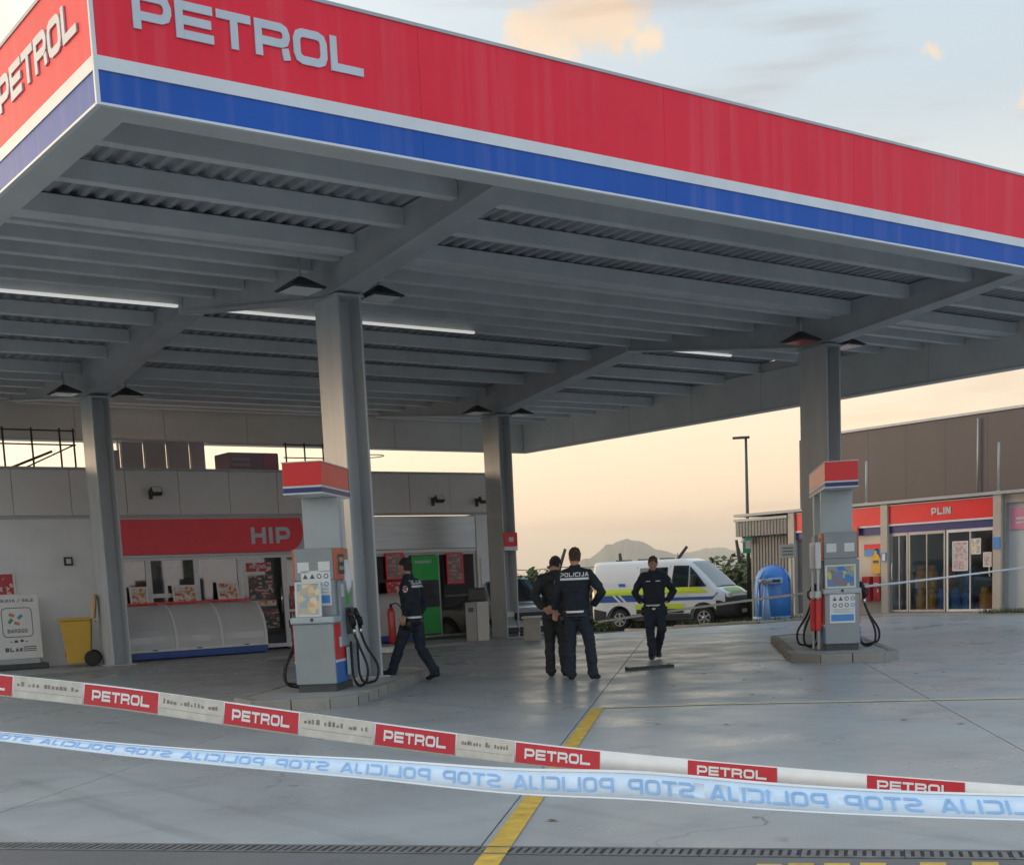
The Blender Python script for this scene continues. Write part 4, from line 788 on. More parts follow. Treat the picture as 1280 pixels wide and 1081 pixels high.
# ------------------------------------------------------------------ fuel pumps
def pump(label, base, sheet_low, left_tubes, HL=1.25):
    d = -LU; rz = rz_face(d); r = empty('fuel_pump', base, rz, label, 'fuel pump', 'fuel pumps'); T = WM[r.name]; W = .26
    def B(name, m, x0, x1, y0, y1, z0, z1, bev=0.0, parent=None): return MB().box(x0, x1, y0, y1, z0, z1, T).build(name, m, parent or r, bev)
    B('plinth', 'pump_dark', -W+.015, W-.015, .03, .84, 0, .10)
    cab = B('lower_cabinet', 'pump_grey', -W, W, 0, .50, .10, .86, .012)
    for s in (-1, 1):
        x0, x1 = (W+.0005, W+.012) if s > 0 else (-W-.012, -W-.0005)
        B('red_side', 'pump_red', x0, x1, .02, .49, .40, .85, .003, cab); B('white_line', 'white_trim', x0, x1, .02, .49, .365, .398, 0, cab); B('blue_side', 'pump_blue', x0, x1, .02, .49, .105, .363, .003, cab)
    B('lid', 'pump_light', -W-.025, W+.025, -.035, .52, .862, .945, .02, cab); B('lock', 'rail_dark', -.02, .02, -.037, -.034, .89, .93, 0, cab)
    B('label_plate', 'pump_white', W+.0125, W+.016, .2, .3, .55, .68, 0, cab)
    # framed poster on the lid
    f = MB()
    pw, ph, px0 = (.17, .44, -.05) if not sheet_low else (.23, .36, -.02)
    Tp = T @ T_((px0, .02, .947), 0, R_(-6))
    MB().box(-pw+.03, pw-.03, 0, .012, .03, ph-.03, Tp).build('poster_sheet', 'poster_sunny' if not sheet_low else 'poster_blue', r)
    for a, b, c, e in ((-pw, -pw+.03, 0, ph), (pw-.03, pw, 0, ph), (-pw+.03, pw-.03, 0, .03), (-pw+.03, pw-.03, ph-.03, ph)): f.box(a, b, -.012, .022, c, e, Tp)
    f.build('poster_frame', 'pump_white', r, .006)
    up = B('upper_body', 'pump_grey', -W+.01, W-.01, .20, .80, .946, 1.80, .012)
    B('seam', 'pump_dark', -W+.008, W-.008, .198, .1995, 1.40, 1.408, 0, up)
    for x0 in (-.21, .06): B('sticker', 'paper', x0, x0+.15, .194, .1995, 1.50, 1.63, 0, up)
    y0 = .194 if not sheet_low else -.006; z0 = 1.08 if not sheet_low else .42
    st = B('safety_sheet', 'paper', -.17 if not sheet_low else -.19, .21 if not sheet_low else .19, y0, y0+.0055, z0, z0+.44, 0, r)
    for i in range(4):
        for j in range(2):
            cx = -.115+i*.09; cz = z0+.37-j*.10
            if i < 2 and j == 0: MB().prism([(cx-.032, cz-.028), (cx+.032, cz-.028), (cx, cz+.032)], y0-.003, y0-.0005, 'y', T).build('warning_mark', 'sticker_ink', st)
            else: MB().prism([(cx+.032*math.cos(k*math.pi/5), cz+.032*math.sin(k*math.pi/5)) for k in range(10)], y0-.003, y0-.0005, 'y', T).build('warning_mark', 'sticker_blue' if (i == 3 and j == 1) else 'sticker_ink', st); 
            if not (i < 2 and j == 0): MB().prism([(cx+.020*math.cos(k*math.pi/5), cz+.020*math.sin(k*math.pi/5)) for k in range(10)], y0-.0042, y0-.0031, 'y', T).build('warning_face', 'paper', st)
    for j in range(3): B('text_line', 'pump_light', -.14, .18 if j != 1 else .1, y0-.002, y0-.0005, z0+.205-j*.022, z0+.214-j*.022, 0, st)
    B('blue_band', 'sticker_blue', -.15 if not sheet_low else -.17, .19 if not sheet_low else .17, y0-.003, y0-.0005, z0+.03, z0+.13, 0, st)
    # displays and nozzle panel on both flanks
    for s in (-1, 1):
        def BS(name, m, a, b, yy0, yy1, z0, z1, bev=0.0, parent=None):
            x0, x1 = (W-.01+a, W-.01+b) if s > 0 else (-W+.01-b, -W+.01-a); return B(name, m, x0, x1, yy0, yy1, z0, z1, bev, parent)
        dsp = BS('display_panel', 'pump_orange', .0005, .03, .22, .78, 1.40, 1.795, .006); BS('screen', 'pump_dark', .0305, .034, .34, .62, 1.47, 1.72, .003, dsp); BS('digits', 'lcd', .0345, .036, .38, .58, 1.62, 1.68, 0, dsp); BS('digits', 'lcd', .0345, .036, .38, .58, 1.52, 1.57, 0, dsp)
        pn = BS('nozzle_panel', 'pump_grey', .0005, .045, .30, .98, .55, 1.38, .01)
        BS('grade_label', 'pump_white', .0455, .048, .34, .48, 1.18, 1.34, 0, pn); BS('grade_label', 'bankomat_green', .0455, .048, .56, .74, 1.08, 1.26, 0, pn); BS('dark_socket', 'pump_dark', .0455, .075, .50, .82, .70, 1.04, .01, pn)
        BS('valve_cover', 'pump_light', .0455, .06, .42, .55, .18, .54, .01, pn)
        # nozzles with hoses
        for k, yy in enumerate((.52, .74)):
            x = s*(W+.075+.03*k)
            def Q(a, b, c): return T @ Vector((a, b, c))
            nz_ = MB().tube([Q(x, yy, 1.02), Q(x+s*.02, yy-.04, .96), Q(x+s*.05, yy-.02, .86), Q(x+s*.05, yy, .76)], [.02, .035, .034, .024], 8).build('nozzle', 'black', r)
            MB().tube([Q(x+s*.035, yy-.05, .93), Q(x+s*.10, yy-.10, .90), Q(x+s*.10, yy-.07, .82), Q(x+s*.05, yy-.02, .78)], .012, 6).build('trigger_guard', 'black', nz_)
            MB().tube([Q(x+s*.05, yy, .765), Q(x+s*.055, yy, .70)], .027, 8).build('swivel', 'chrome', nz_)
            hp = []
            ex, dp = s*(.28+.07*k), (.02 if s > 0 else .03)
            key = [(x+s*.055, yy, .70), (x+s*.12, yy-.01, .52), (x+ex*.75, yy-.04, .28), (x+ex*.72, yy-.08, .10), (x+ex*.4, yy-.02, dp+.01+.02*k), (x+ex*.12, yy+.06, .05), (x-s*.02, yy+.10, .16), (x-s*.03, yy+.11, .40), (x-s*.03, yy+.11, .60)]
            K = [Q(*p) for p in key]
            for i in range(len(K)-1):
                p0, p1, p2, p3 = K[max(0, i-1)], K[i], K[i+1], K[min(len(K)-1, i+2)]
                for j in range(5):
                    t = j/5; hp.append(.5*((2*p1)+(p2-p0)*t+(2*p0-5*p1+4*p2-p3)*t*t+(3*p1-p0-3*p2+p3)*t**3))
            hp.append(K[-1]); MB().tube(hp, .017, 8).build('hose', 'rubber', r)
    for s in (-1, 1): MB().box(s*(W+.02)-.02, s*(W+.02)+.02, .9, .95, .1, 1.36, T).build('side_post', 'pump_light', r)
    # neck and lit header box
    B('neck', 'pump_light', -W+.02, W-.02, .66, .80, 1.801, 2.454, .006); B('neck_side', 'steel_light', -W+.03, W-.03, .801, .98, 1.801, 2.454); B('shoulder', 'pump_grey', -W+.02, W-.02, .801, 1.0, .10, 1.80)
    W = .225; hd = B('header', 'kiosk_red', -W-.02, W+.02, -.06, HL, 2.56, 2.84, .006)
    B('header_white', 'white_trim', -W-.024, W+.024, -.064, HL+.004, 2.535, 2.559, 0, hd); B('header_blue', 'navy_band', -W-.02, W+.02, -.06, HL, 2.475, 2.534, 0, hd); B('header_base', 'white_trim', -W-.025, W+.025, -.066, HL+.006, 2.455, 2.474, 0, hd)
    B('header_cap', 'white_trim', -W-.026, W+.026, -.066, HL+.006, 2.841, 2.853, 0, hd); B('back_panel', 'rail_dark', -W-.02, W+.02, HL+.007, HL+.03, 2.46, 2.85, 0, hd)
    W = .26
    if HL > 2:
        B('rear_body', 'pump_grey', -W+.01, W-.01, 1.75, 2.4, 0, 1.80, .012); B('rear_neck', 'pump_light', -W+.02, W-.02, 1.9, 2.2, 1.801, 2.454, .006)
    if left_tubes:
        for k, (x, yy) in enumerate(((-W-.09, .12), (-W-.16, .26))):
            MB().tube([T @ Vector((x, yy, .02)), T @ Vector((x, yy, 1.3))], .022, 8).build('hose_mast', 'steel_light', r)
            MB().box(x-.045, x+.045, yy-.05, yy+.03, 1.25, 1.66, T).build('mast_head', 'pump_white', r, .02); MB().box(x-.03, x+.05, yy+.031, yy+.06, 1.28, 1.62, T).build('mast_back', 'pump_red', r, .01)
            MB().box(x-.05, x+.05, yy-.06, yy+.03, .80, .92, T).build('holster_cap', 'pump_white', r, .03); MB().box(x-.045, x+.045, yy-.05, yy+.05, .30, .79, T).build('holster', 'pump_red', r, .02)
    return r
cL = (G(367, 866, .13)+G(413, 862, .13))/2; pump('fuel pump with red and blue side panel near the shop', LN(-4.80, 16.22, .118), False, False)
pump('fuel pump with white masts near the gas store', LN(2.19, 20.85, .118), True, True, 2.75)
# paper towel hanging by the near pump
p = LN(-4.87+.36, 16.9, 1.45); o = MB().rings([[p+Vector((a*.5*math.cos(t), a*.35*math.sin(t), z)) for t in [k*math.pi/4 for k in range(8)]] for z, a in ((.32, .10), (.2, .12), (.08, .16), (-.02, .13), (-.12, .03))]).build('paper_towel', 'paper'); tag(o, 'crumpled white paper towel hanging beside the orange pump display', 'paper towel')
# small hose rail sticker etc. on the front column
# ------------------------------------------------------------------ barrier tapes
def spline(K, n=14):
    K = [Vector(k) for k in K]; out = []
    for i in range(len(K)-1):
        p0, p1, p2, p3 = K[max(0, i-1)], K[i], K[i+1], K[min(len(K)-1, i+2)]
        for j in range(n):
            t = j/n; out.append(.5*((2*p1)+(p2-p0)*t+(2*p0-5*p1+4*p2-p3)*t*t+(3*p1-p0-3*p2+p3)*t**3))
    return out+[K[-1]]
class Tape:
    def __init__(s, tops, bots, n=16):
        s.a = spline(tops, n); s.b = spline(bots, n); s.L = [0]
        for i in range(len(s.a)-1): s.L.append(s.L[-1]+((s.a[i+1]+s.b[i+1])/2-(s.a[i]+s.b[i])/2).length)
        s.len = s.L[-1]
    def P(s, x, y, h=0.0):
        """x metres along, y 0 (bottom) to 1 (top), h towards the viewer side"""
        x = max(0, min(s.len-1e-5, x)); i = 0
        lo, hi = 0, len(s.L)-2
        while lo < hi:
            m = (lo+hi+1)//2
            if s.L[m] <= x: lo = m
            else: hi = m-1
        i = lo; t = (x-s.L[i])/max(1e-9, s.L[i+1]-s.L[i]); A = s.a[i].lerp(s.a[i+1], t); B = s.b[i].lerp(s.b[i+1], t)
        nrm = (s.b[i+1]-s.b[i]).cross(s.a[i]-s.b[i]).normalized(); return B.lerp(A, y)+nrm*h
    def band(s, x0, x1, y0, y1, h, step=.05, thick=0.0):
        mb = MB(); n = max(1, int((x1-x0)/step))
        for i in range(n+1):
            x = x0+(x1-x0)*i/n
            for y, hh in ((y0, h), (y1, h))+(((y1, h-thick), (y0, h-thick)) if thick else ()): mb.v.append(s.P(x, y, hh))
        w = 4 if thick else 2
        for i in range(n):
            for j in range(w if thick else 1): mb.f.append([i*w+j, (i+1)*w+j, (i+1)*w+(j+1) % w, i*w+(j+1) % w]); mb.m.append(0); mb.sm.append(True)
        return mb
# station tape: white with red boxes
tp = [(-60, 836, 4.36), (0, 842, 4.30), (150, 858, 4.15), (330, 883, 3.96), (520, 909, 3.76), (700, 932, 3.55), (915, 953, 3.26), (1150, 972, 2.98), (1340, 986, 2.78)]
wd = .073
tops = [AT(x, y, d) for x, y, d in tp]
bots = [AT(x+d_, y+wd*FPX/d*k_, d) for (x, y, d), d_, k_ in zip(tp, (-2, -2, -2, -2, -2, -1, 0, 0, 0), (.98, .98, .98, .98, .92, .82, .66, .60, .6))]
tape = Tape(tops, bots)
tr = empty('barrier_tape', (*tape.P(1.5, .5).xy, tape.P(1.5, .5).z), 0, 'white plastic barrier tape with red lettered boxes strung across the forecourt', 'barrier tape')
tape.band(0, tape.len, 0, 1, 0, .05, .0006).build('strip', 'tape_white', tr)
def tape_x(px):      # distance along the tape where a picture column meets it
    best = min(range(200), key=lambda i: abs((lambda v: CX+FPX*v.dot(r2)/v.dot(fwd))(tape.P(tape.len*i/199, .5)-Vector((0, 0, EYE)))-px)); return tape.len*best/199
for i, (a, b) in enumerate([(-66, 14), (103, 195), (283, 376), (471, 571), (643, 748), (857, 970), (1088, 1211), (1338, 1400)]):
    x0, x1 = tape_x(a), tape_x(b)
    if x1-x0 < .05: continue
    bx = tape.band(x0, x1, .06, .94, .0008, .04).build('red_box', 'tape_red', tr)
    qs, w = text_quads('PETROL', 1.0, 1.25, .24, .14); sx = (x1-x0)*.78/w
    if i > 0 and i < 7: text_mesh('lettering', 'tape_white', bx, 'PETROL', 1.0, lambda x, y, h: tape.P(x0+(x1-x0)*.11+x*sx, .27+y*.46, .0016+h*.2), 1.25, .24, .14)
    elif i == 0: text_mesh('lettering', 'tape_white', bx, 'PETROL', 1.0, lambda x, y, h: tape.P(x0+(x1-x0)*.11+x*sx, .27+y*.46, .0016+h*.2), 1.25, .24, .14)
    if i < 4:      # the worn cloth-like stretches and their grey printed rows
        xn = tape_x([103, 283, 471, 643][i]); 
        wp = tape.band(x1+.004, xn-.004, .02, .98, .0009, .04).build('worn_patch', 'tape_old', tr)
        for k in range(16):
            xx = x1+.02+(xn-x1-.04)*k/16; tape.band(xx, xx+(xn-x1)/16*random.uniform(.3, .75), .55, .55+random.uniform(.1, .22), .0014, .05).build('print_mark', 'dirt', wp) if random.random() < .8 else None
        tape.band(x1+.01, xn-.01, .33, .345, .0013, .05).build('crease', 'dirt', wp)
# police tape: pale blue, lettering seen from behind
tp = [(-60, 911, 3.75), (0, 914, 3.70), (160, 929, 3.52), (330, 941, 3.35), (470, 948, 3.22), (640, 959, 3.05), (800, 963, 2.90), (960, 977, 2.78), (1120, 987, 2.68), (1290, 992, 2.58), (1400, 995, 2.5)]
hp = [9, 11, 15, 20, 26, 33, 37, 35, 33, 33, 33]
tops = [AT(x, y, d) for x, y, d in tp]; bots = []
for (x, y, d), h in zip(tp, hp):
    full = .072*FPX/d; k = min(1, h/full); b = AT(x-1, y+h, d); b = b-fwd*math.sqrt(max(0, (.072**2)*(1-k*k)))*1.0; bots.append(b)
ptape = Tape(tops, bots); pr_ = empty('police_tape', ptape.P(1.3, .5), 0, 'pale blue police tape with reversed lettering strung below the other tape', 'barrier tape')
ptape.band(0, ptape.len, 0, 1, 0, .05, .0006).build('strip', 'tape_blue', pr_); ptape.band(0, ptape.len, .90, .985, .0009).build('white_edge', 'tape_white', pr_); ptape.band(0, ptape.len, .015, .07, .0009).build('white_edge', 'tape_white', pr_)
qs, wP = text_quads('POLICIJA', 1.0, .95, .17, .16); qs, wS = text_quads('STOP', 1.0, .95, .17, .16)
x = ptape.len+.1; kx = .036
i = 0
while x > .1:
    word, w = (('POLICIJA', wP) if i % 2 else ('STOP', wS)); xe = x
    text_mesh('lettering', 'tape_ink', pr_, word, 1.0, lambda a, b, h: ptape.P(xe-a*kx, .22+b*.50, .0018+h*.3), .95, .17, .16)
    x -= w*kx+.035; i += 1
# far tape between the annex, a canopy column and the roadside
cpt = Vector((fx_(1, 16.9)+.2, 16.55, .98)); rp = PX(1290, 708, 30.55); rp2 = PX(1150, 725.3, 26); lp = AT(748, 777, 29); lp2 = AT(885, 757, 27)
K = [rp, rp2, cpt+Vector((.1, 0, 0)), cpt, lp2, lp]
ft = Tape([k+Vector((0, 0, .024)) for k in K], [k-Vector((0, 0, .024)) for k in K]); fr_ = empty('police_tape', cpt, 0, 'thin pale police tape tied round a column and the annex wall', 'barrier tape'); ft.band(0, ft.len, 0, 1, 0, .25, .001).build('strip', 'tape_white', fr_); ft.band(0, ft.len, .3, .7, .001, .25).build('blue_line', 'tape_blue', fr_)
MB().box(COLX[1]-.2, COLX[1]+.205, 16.55, 16.56, .945, 1.02).build('knot', 'tape_blue', fr_)

# ------------------------------------------------------------------ vehicles
def car_body(root, T, st, name, m, nring=None):
    """st: stations (x, zbottom, zsill, zbelt, zroof, halfwidth_sill, halfwidth_belt, halfwidth_roof)"""
    rings = []
    for x, zb, zs, zm, zt, ws, wm, wr in st:
        half = [(0, zb), (ws*.9, zb), (ws, zb+(zs-zb)*.5), (ws, zs), (wm, (zs+zm)/2), (wm, zm), (wm*.35+wr*.65, zm+(zt-zm)*.62), (wr, zt-(zt-zm)*.10-.02), (wr*.93, zt-.012), (wr*.6, zt), (0, zt+.004)]
        ring = [(x, y, z) for y, z in half]+[(x, -y, z) for y, z in half[-2:0:-1]]
        rings.append([T @ Vector(p) for p in ring])
    mb = MB(); mb.rings(rings); o = mb.build(name, m, root); return o
def wheel(root, T, x, y, rad, wid, side):
    def L(p): return T @ Vector(p)
    cz = rad; prof = [(rad*.62, -wid/2), (rad*.92, -wid/2), (rad, -wid/2+.03), (rad, wid/2-.03), (rad*.92, wid/2), (rad*.62, wid/2)]
    Tm = T @ T_((x, y, cz), 0, R_(90)); w = MB().lathe(prof, 24, T=Tm); o = w.build('wheel', 'tyre', root)
    s = side; rim = MB().lathe([(rad*.64, 0), (rad*.64, .02), (rad*.60, .035), (rad*.56, .01), (rad*.2, .0), (rad*.17, .03), (.02, .035)], 24, T=T @ T_((x, y+s*wid*.43, cz), 0, R_(-90*s))); rim.build('rim', 'alloy', o)
    for k in range(6):
        a = k*math.pi/3; MB().box(-.028, .028, rad*.18, rad*.58, .005, .03, T @ T_((x, y+s*wid*.43, cz), 0, R_(-90*s)) @ Matrix.Rotation(a, 4, 'Z')).build('spoke', 'alloy', o)
def van(loc, heading):
    rz = math.pi/2-heading; r = empty('police_van', loc, rz, 'white police van with yellow and blue stripes parked beyond the canopy', 'van'); T = WM[r.name]
    W = 1.02
    arch = lambda x, c: math.sqrt(max(0, .43**2-(x-c)**2))
    xs = sorted(set([0, .08, .3, .55]+[round(.98+.43*math.sin(a), 3) for a in [k*math.pi/16 for k in range(-8, 9)]]+[1.6, 2.2, 2.8, 3.2]+[round(3.98+.43*math.sin(a), 3) for a in [k*math.pi/16 for k in range(-8, 9)]]+[4.5, 4.7, 4.85, 4.94, 4.98]))
    xw, xr, xh = 4.42, 3.42, 4.95      # windscreen foot, windscreen head, nose
    def ztop(x):
        if x < .08: return 2.20
        if x <= 3.0: return 2.254
        if x <= xr: return 2.254-.05*((x-3.0)/(xr-3.0))**2
        if x <= xw: return 2.204-(2.204-1.30)*((x-xr)/(xw-xr))**1.08
        if x <= 4.85: return 1.30-.30*((x-xw)/(4.85-xw))**1.5
        return 1.0-.28*((x-4.85)/.13)
    st = []
    for x in xs:
        zb = .30
        a = max(arch(x, .98), arch(x, 3.98))
        if a > 0: zb = max(zb, .36+a*.98)
        zt = ztop(x); zm = min(1.22, zt-.05); zs = min(max(.55, zb+.03), zm-.03); f = 1.0
        if x > 4.3: f = 1-.20*((x-4.3)/.68)**2
        if x < .1: f = .97
        wr = .80 if zt > 2.1 else .80+.14*(2.1-zt)/1.0; wr = min(wr, W*f*.97)
        st.append((x, zb, zs, zm, zt, W*f, W*f, wr*(1 if x < 4.3 else f)))
    body = car_body(r, T, st, 'body', 'van_white')
    bw = lambda x: W*(1-.20*((x-4.3)/.68)**2) if x > 4.3 else W
    def side(name, m, poly, off=.006, parent=None, s=1):
        """patch on the flank following the tumblehome"""
        vs = []
        for x, z in poly:
            zt = ztop(x); wm = bw(x); wr = .80
            y = wm if z <= 1.22 else wm+(wm*.35+wr*.65-wm)*min(1, (z-1.22)/((2.254-1.22)*.62)) if z < 1.22+.62*1.034 else (wm*.35+wr*.65)+(wr-(wm*.35+wr*.65))*(z-1.22-.641)/.28
            vs.append(T @ Vector((x, s*(y+off), z)))
        mb = MB(); mb.add(vs, [tuple(range(len(vs)))]); return mb.build(name, m, parent or r)
    # dark under-body and bumpers
    MB().box(.12, 4.7, -.80, .80, .26, .7, T).build('chassis', 'van_black', r)
    for s in (1, -1):
        side('lower_cladding', 'van_black', [(1.46, .33), (3.50, .33), (3.50, .50), (1.46, .50)], .012, s=s); side('rear_cladding', 'van_black', [(.06, .33), (.5, .33), (.52, .62), (.06, .72)], .012, s=s)
        side('side_guard', 'van_black', [(1.62, .52), (3.3, .52), (3.3, .66), (1.62, .66)], .014, s=s); side('yellow_low_stripe', 'van_yellow', [(1.60, .662), (3.32, .662), (3.32, .82), (1.56, .82)], .010, s=s)
        side('blue_stripe', 'van_blue', [(.3, .92), (4.30, .92), (4.5, 1.14), (.1, 1.14)], .008, s=s); ys_ = side('yellow_stripe', 'van_yellow', [(.1, 1.142), (4.2, 1.142), (4.04, 1.22), (.09, 1.22)], .008, s=s); side('upper_edge', 'van_yellow', [(.09, 1.22), (4.04, 1.22), (3.8, 1.335), (.07, 1.335)], .008, parent=ys_, s=s)
        for k in range(2): side('chevron', 'van_white', [(.98+k*.2, .92), (1.08+k*.2, .92), (.85+k*.2, 1.14), (.75+k*.2, 1.14)], .011, s=s)
        g = side('side_window', 'van_glass', [(1.72, 1.36), (2.72, 1.36), (2.72, 2.0), (1.72, 2.0)], .010, s=s)
        side('door_window', 'van_glass', [(2.86, 1.34), (3.46, 1.34), (3.46, 2.02), (2.92, 2.04)], .010, s=s); side('quarter_window', 'van_glass', [(3.50, 1.34), (4.10, 1.34), (3.72, 1.78), (3.50, 2.0)], .010, s=s)
        side('door_seam', 'van_black', [(2.80, .55), (2.815, .55), (2.815, 2.05), (2.80, 2.05)], .009, s=s); side('door_seam', 'van_black', [(1.62, .55), (1.635, .55), (1.635, 2.05), (1.62, 2.05)], .009, s=s)
        side('vent', 'van_blue', [(1.0, 1.42), (1.25, 1.42), (1.2, 1.52), (.95, 1.52)], .008, s=s)
        MB().box(3.62, 3.78, s*1.03 if s > 0 else -1.22, 1.22 if s > 0 else -1.03, 1.38, 1.72, T).build('wing_mirror', 'van_black', r, .03); side('door_handle', 'van_black', [(2.86, 1.10), (3.02, 1.10), (3.02, 1.15), (2.86, 1.15)], .014, s=s)
        MB().tube([T @ Vector((3.98+.46*math.cos(a), s*(1.012), .36+.46*math.sin(a))) for a in [R_(d) for d in range(0, 181, 15)]], .028, 6).build('arch_trim', 'van_black', r); MB().tube([T @ Vector((.98+.44*math.cos(a), s*(1.005), .36+.44*math.sin(a))) for a in [R_(d) for d in range(0, 181, 15)]], .022, 6).build('arch_trim', 'van_black', r)
    fn = lambda s: (lambda a, b, h: T @ Vector((2.9+a*s*1 if s > 0 else 2.9+a, s*1.032, 1.035+b)))
    text_mesh('lettering', 'letter_white', r, 'POLICIJA', .075, lambda a, b, h: T @ Vector((2.9+a*1.1, -1.031-h*.1, 1.032+b)), .95, .2, .16); text_mesh('lettering', 'letter_white', r, 'POLICIJA', .075, lambda a, b, h: T @ Vector((3.6-a*1.1, 1.031+h*.1, 1.032+b)), .95, .2, .16)
    # windscreen, bonnet stripe, lights, bumper
    def slope(name, m, x0, x1, w0, w1, off=.012):
        mb = MB(); n = 6; rows = []
        for i in range(n+1):
            x = x0+(x1-x0)*i/n; w = w0+(w1-w0)*i/n; z = ztop(x)
            for k in range(5): y = -w+2*w*k/4; mb.v.append(T @ Vector((x+off*.6, y, z+off-.03*(abs(y)/.9)**3)))
        for i in range(n):
            for k in range(4): mb.f.append([i*5+k, i*5+k+1, (i+1)*5+k+1, (i+1)*5+k]); mb.m.append(0); mb.sm.append(True)
        return mb.build(name, m, r)
    slope('windscreen', 'van_glass', 3.50, 4.38, .70, .80); slope('bonnet_stripe', 'van_green', 4.52, 4.78, .62, .60); slope('scuttle', 'van_black', 4.39, 4.43, .84, .84)
    for k in range(5): MB().box(4.70, 4.74, -.5+k*.22, -.36+k*.22, ztop(4.72)+.012, ztop(4.72)+.02, T).build('bonnet_mark', 'van_white', r)
    bp = [(4.55, .28), (4.93, .28), (5.0, .40), (5.0, .66), (4.96, .74), (4.55, .74)]
    body.data.materials.append(MATS['van_black'])
    for p_ in body.data.polygons:
        c_ = p_.center
        if c_.x > 4.42 and c_.z < .92: p_.material_index = 1
    MB().prism(bp, -.72, .72, 'y', T).build('front_bumper', 'van_black', r, .03)
    for s in (1, -1):
        MB().box(4.48, 4.84, (.62 if s > 0 else -.94), (.94 if s > 0 else -.62), .96, 1.12, T).build('headlight', 'lamp_glass', r, .05)
        MB().box(-.02, .02, (.78 if s > 0 else -.98), (.98 if s > 0 else -.78), .8, 1.4, T).build('tail_light', 'pump_red', r, .01)
    MB().box(5.001, 5.015, -.27, .27, .46, .58, T).build('number_plate', 'number_plate', r); MB().box(4.96, 5.006, -.55, .55, .74, .84, T).build('grille', 'black', r)
    MB().tube([T @ Vector((2.6, .3, 2.25)), T @ Vector((2.55, .3, 2.45))], .012, 6).build('aerial', 'van_black', r)
    for x in (.7, 1.5, 2.3): MB().box(x, x+.05, -.55, .55, 2.262, 2.30, T).build('roof_bar', 'van_black', r)
    for x in (.98, 3.98):
        for s in (1, -1): wheel(r, T, x, s*.87, .345, .22, s)
    return r
gv = G(882, 781.5); k = 1.22; fp = Vector((gv.x*k, gv.y*k, 0)); hd_ = R_(157)
hv = Vector((math.sin(hd_), math.cos(hd_), 0)); org = fp-hv*3.98-Vector((hv.y, -hv.x, 0))*(-.87)*-1
org = fp-hv*3.98+Vector((-hv.y, hv.x, 0))*(-1)*(-.87)*(1 if True else 1)
vo = van((org.x, org.y, gz(org.x+hv.x*2.4, org.y+hv.y*2.4)), hd_)
def suv(loc, heading):
    rz = math.pi/2-heading; r = empty('parked_car', loc, rz, 'silver car half hidden behind the column and dark figures', 'car'); T = WM[r.name]; W = .92
    def ztop(x):
        if x < .1: return 1.15
        if x < .7: return 1.15+.50*math.sin((x-.1)/.6*math.pi/2)
        if x < 2.4: return 1.65
        if x < 3.25: return 1.65-.63*((x-2.4)/.85)
        if x < 4.2: return 1.02-.16*((x-3.25)/.95)**1.5
        return .86-.35*((x-4.2)/.2)
    arch = lambda x, c: math.sqrt(max(0, .40**2-(x-c)**2)); st = []
    xs = sorted(set([0, .1, .3, .5, .7]+[round(.85+.40*math.sin(k*math.pi/12), 3) for k in range(-6, 7)]+[1.5, 2.0, 2.4, 2.7, 3.0]+[round(3.5+.40*math.sin(k*math.pi/12), 3) for k in range(-6, 7)]+[4.1, 4.25, 4.4]))
    for x in xs:
        a = max(arch(x, .85), arch(x, 3.5)); zb = .28 if a == 0 else .33+a*.95; zt = ztop(x); zm = min(.98, zt-.04); zs = min(max(.5, zb+.02), zm-.02); f = 1-.2*max(0, (x-3.9)/.5)**2; wr = .66 if zt > 1.4 else min(.86, .66+.5*(1.4-zt)); st.append((x, zb, zs, zm, zt, W*f, W*f, wr*f))
    car_body(r, T, st, 'body', 'car_silver')
    mb = MB()
    for i in range(5):
        x = 2.46+.74*i/4
        for k in range(5): y = (-.60-.12*i/4)*(1-k/2); mb.v.append(T @ Vector((x+.012, y, ztop(x)+.014)))
    for i in range(4):
        for k in range(4): mb.f.append([i*5+k, i*5+k+1, (i+1)*5+k+1, (i+1)*5+k]); mb.m.append(0); mb.sm.append(True)
    mb.build('windscreen', 'van_glass', r)
    for s in (1, -1):
        mb = MB(); mb.add([T @ Vector(p) for p in ((.7, s*.90, 1.03), (2.9, s*.91, 1.03), (2.4, s*.72, 1.56), (.8, s*.72, 1.56))], [(0, 1, 2, 3)]); mb.build('side_window', 'van_glass', r)
        MB().box(4.16, 4.34, .5*s if s > 0 else -.86, .86 if s > 0 else .5*s, .70, .84, T).build('headlight', 'lamp_glass', r, .03); MB().box(2.6, 2.76, .93*s if s > 0 else -1.1, 1.1 if s > 0 else .93*s, .98, 1.14, T).build('wing_mirror', 'car_silver', r, .03)
    MB().box(4.3, 4.40, -.5, .5, .62, .80, T).build('grille', 'black', r, .02); MB().box(4.3, 4.43, -.8, .8, .3, .45, T).build('front_bumper', 'van_black', r, .03); MB().box(4.431, 4.44, -.26, .26, .46, .57, T).build('number_plate', 'number_plate', r)
    for x in (.85, 3.5):
        for s in (1, -1): wheel(r, T, x, s*.80, .33, .2, s)
gc = G(668, 799); k = 1.06; hh = R_(196); hv2 = Vector((math.sin(hh), math.cos(hh), 0)); cpos = Vector((gc.x*k, gc.y*k, 0))-hv2*4.3
suv((cpos.x, cpos.y, gz(cpos.x, cpos.y)), hh)

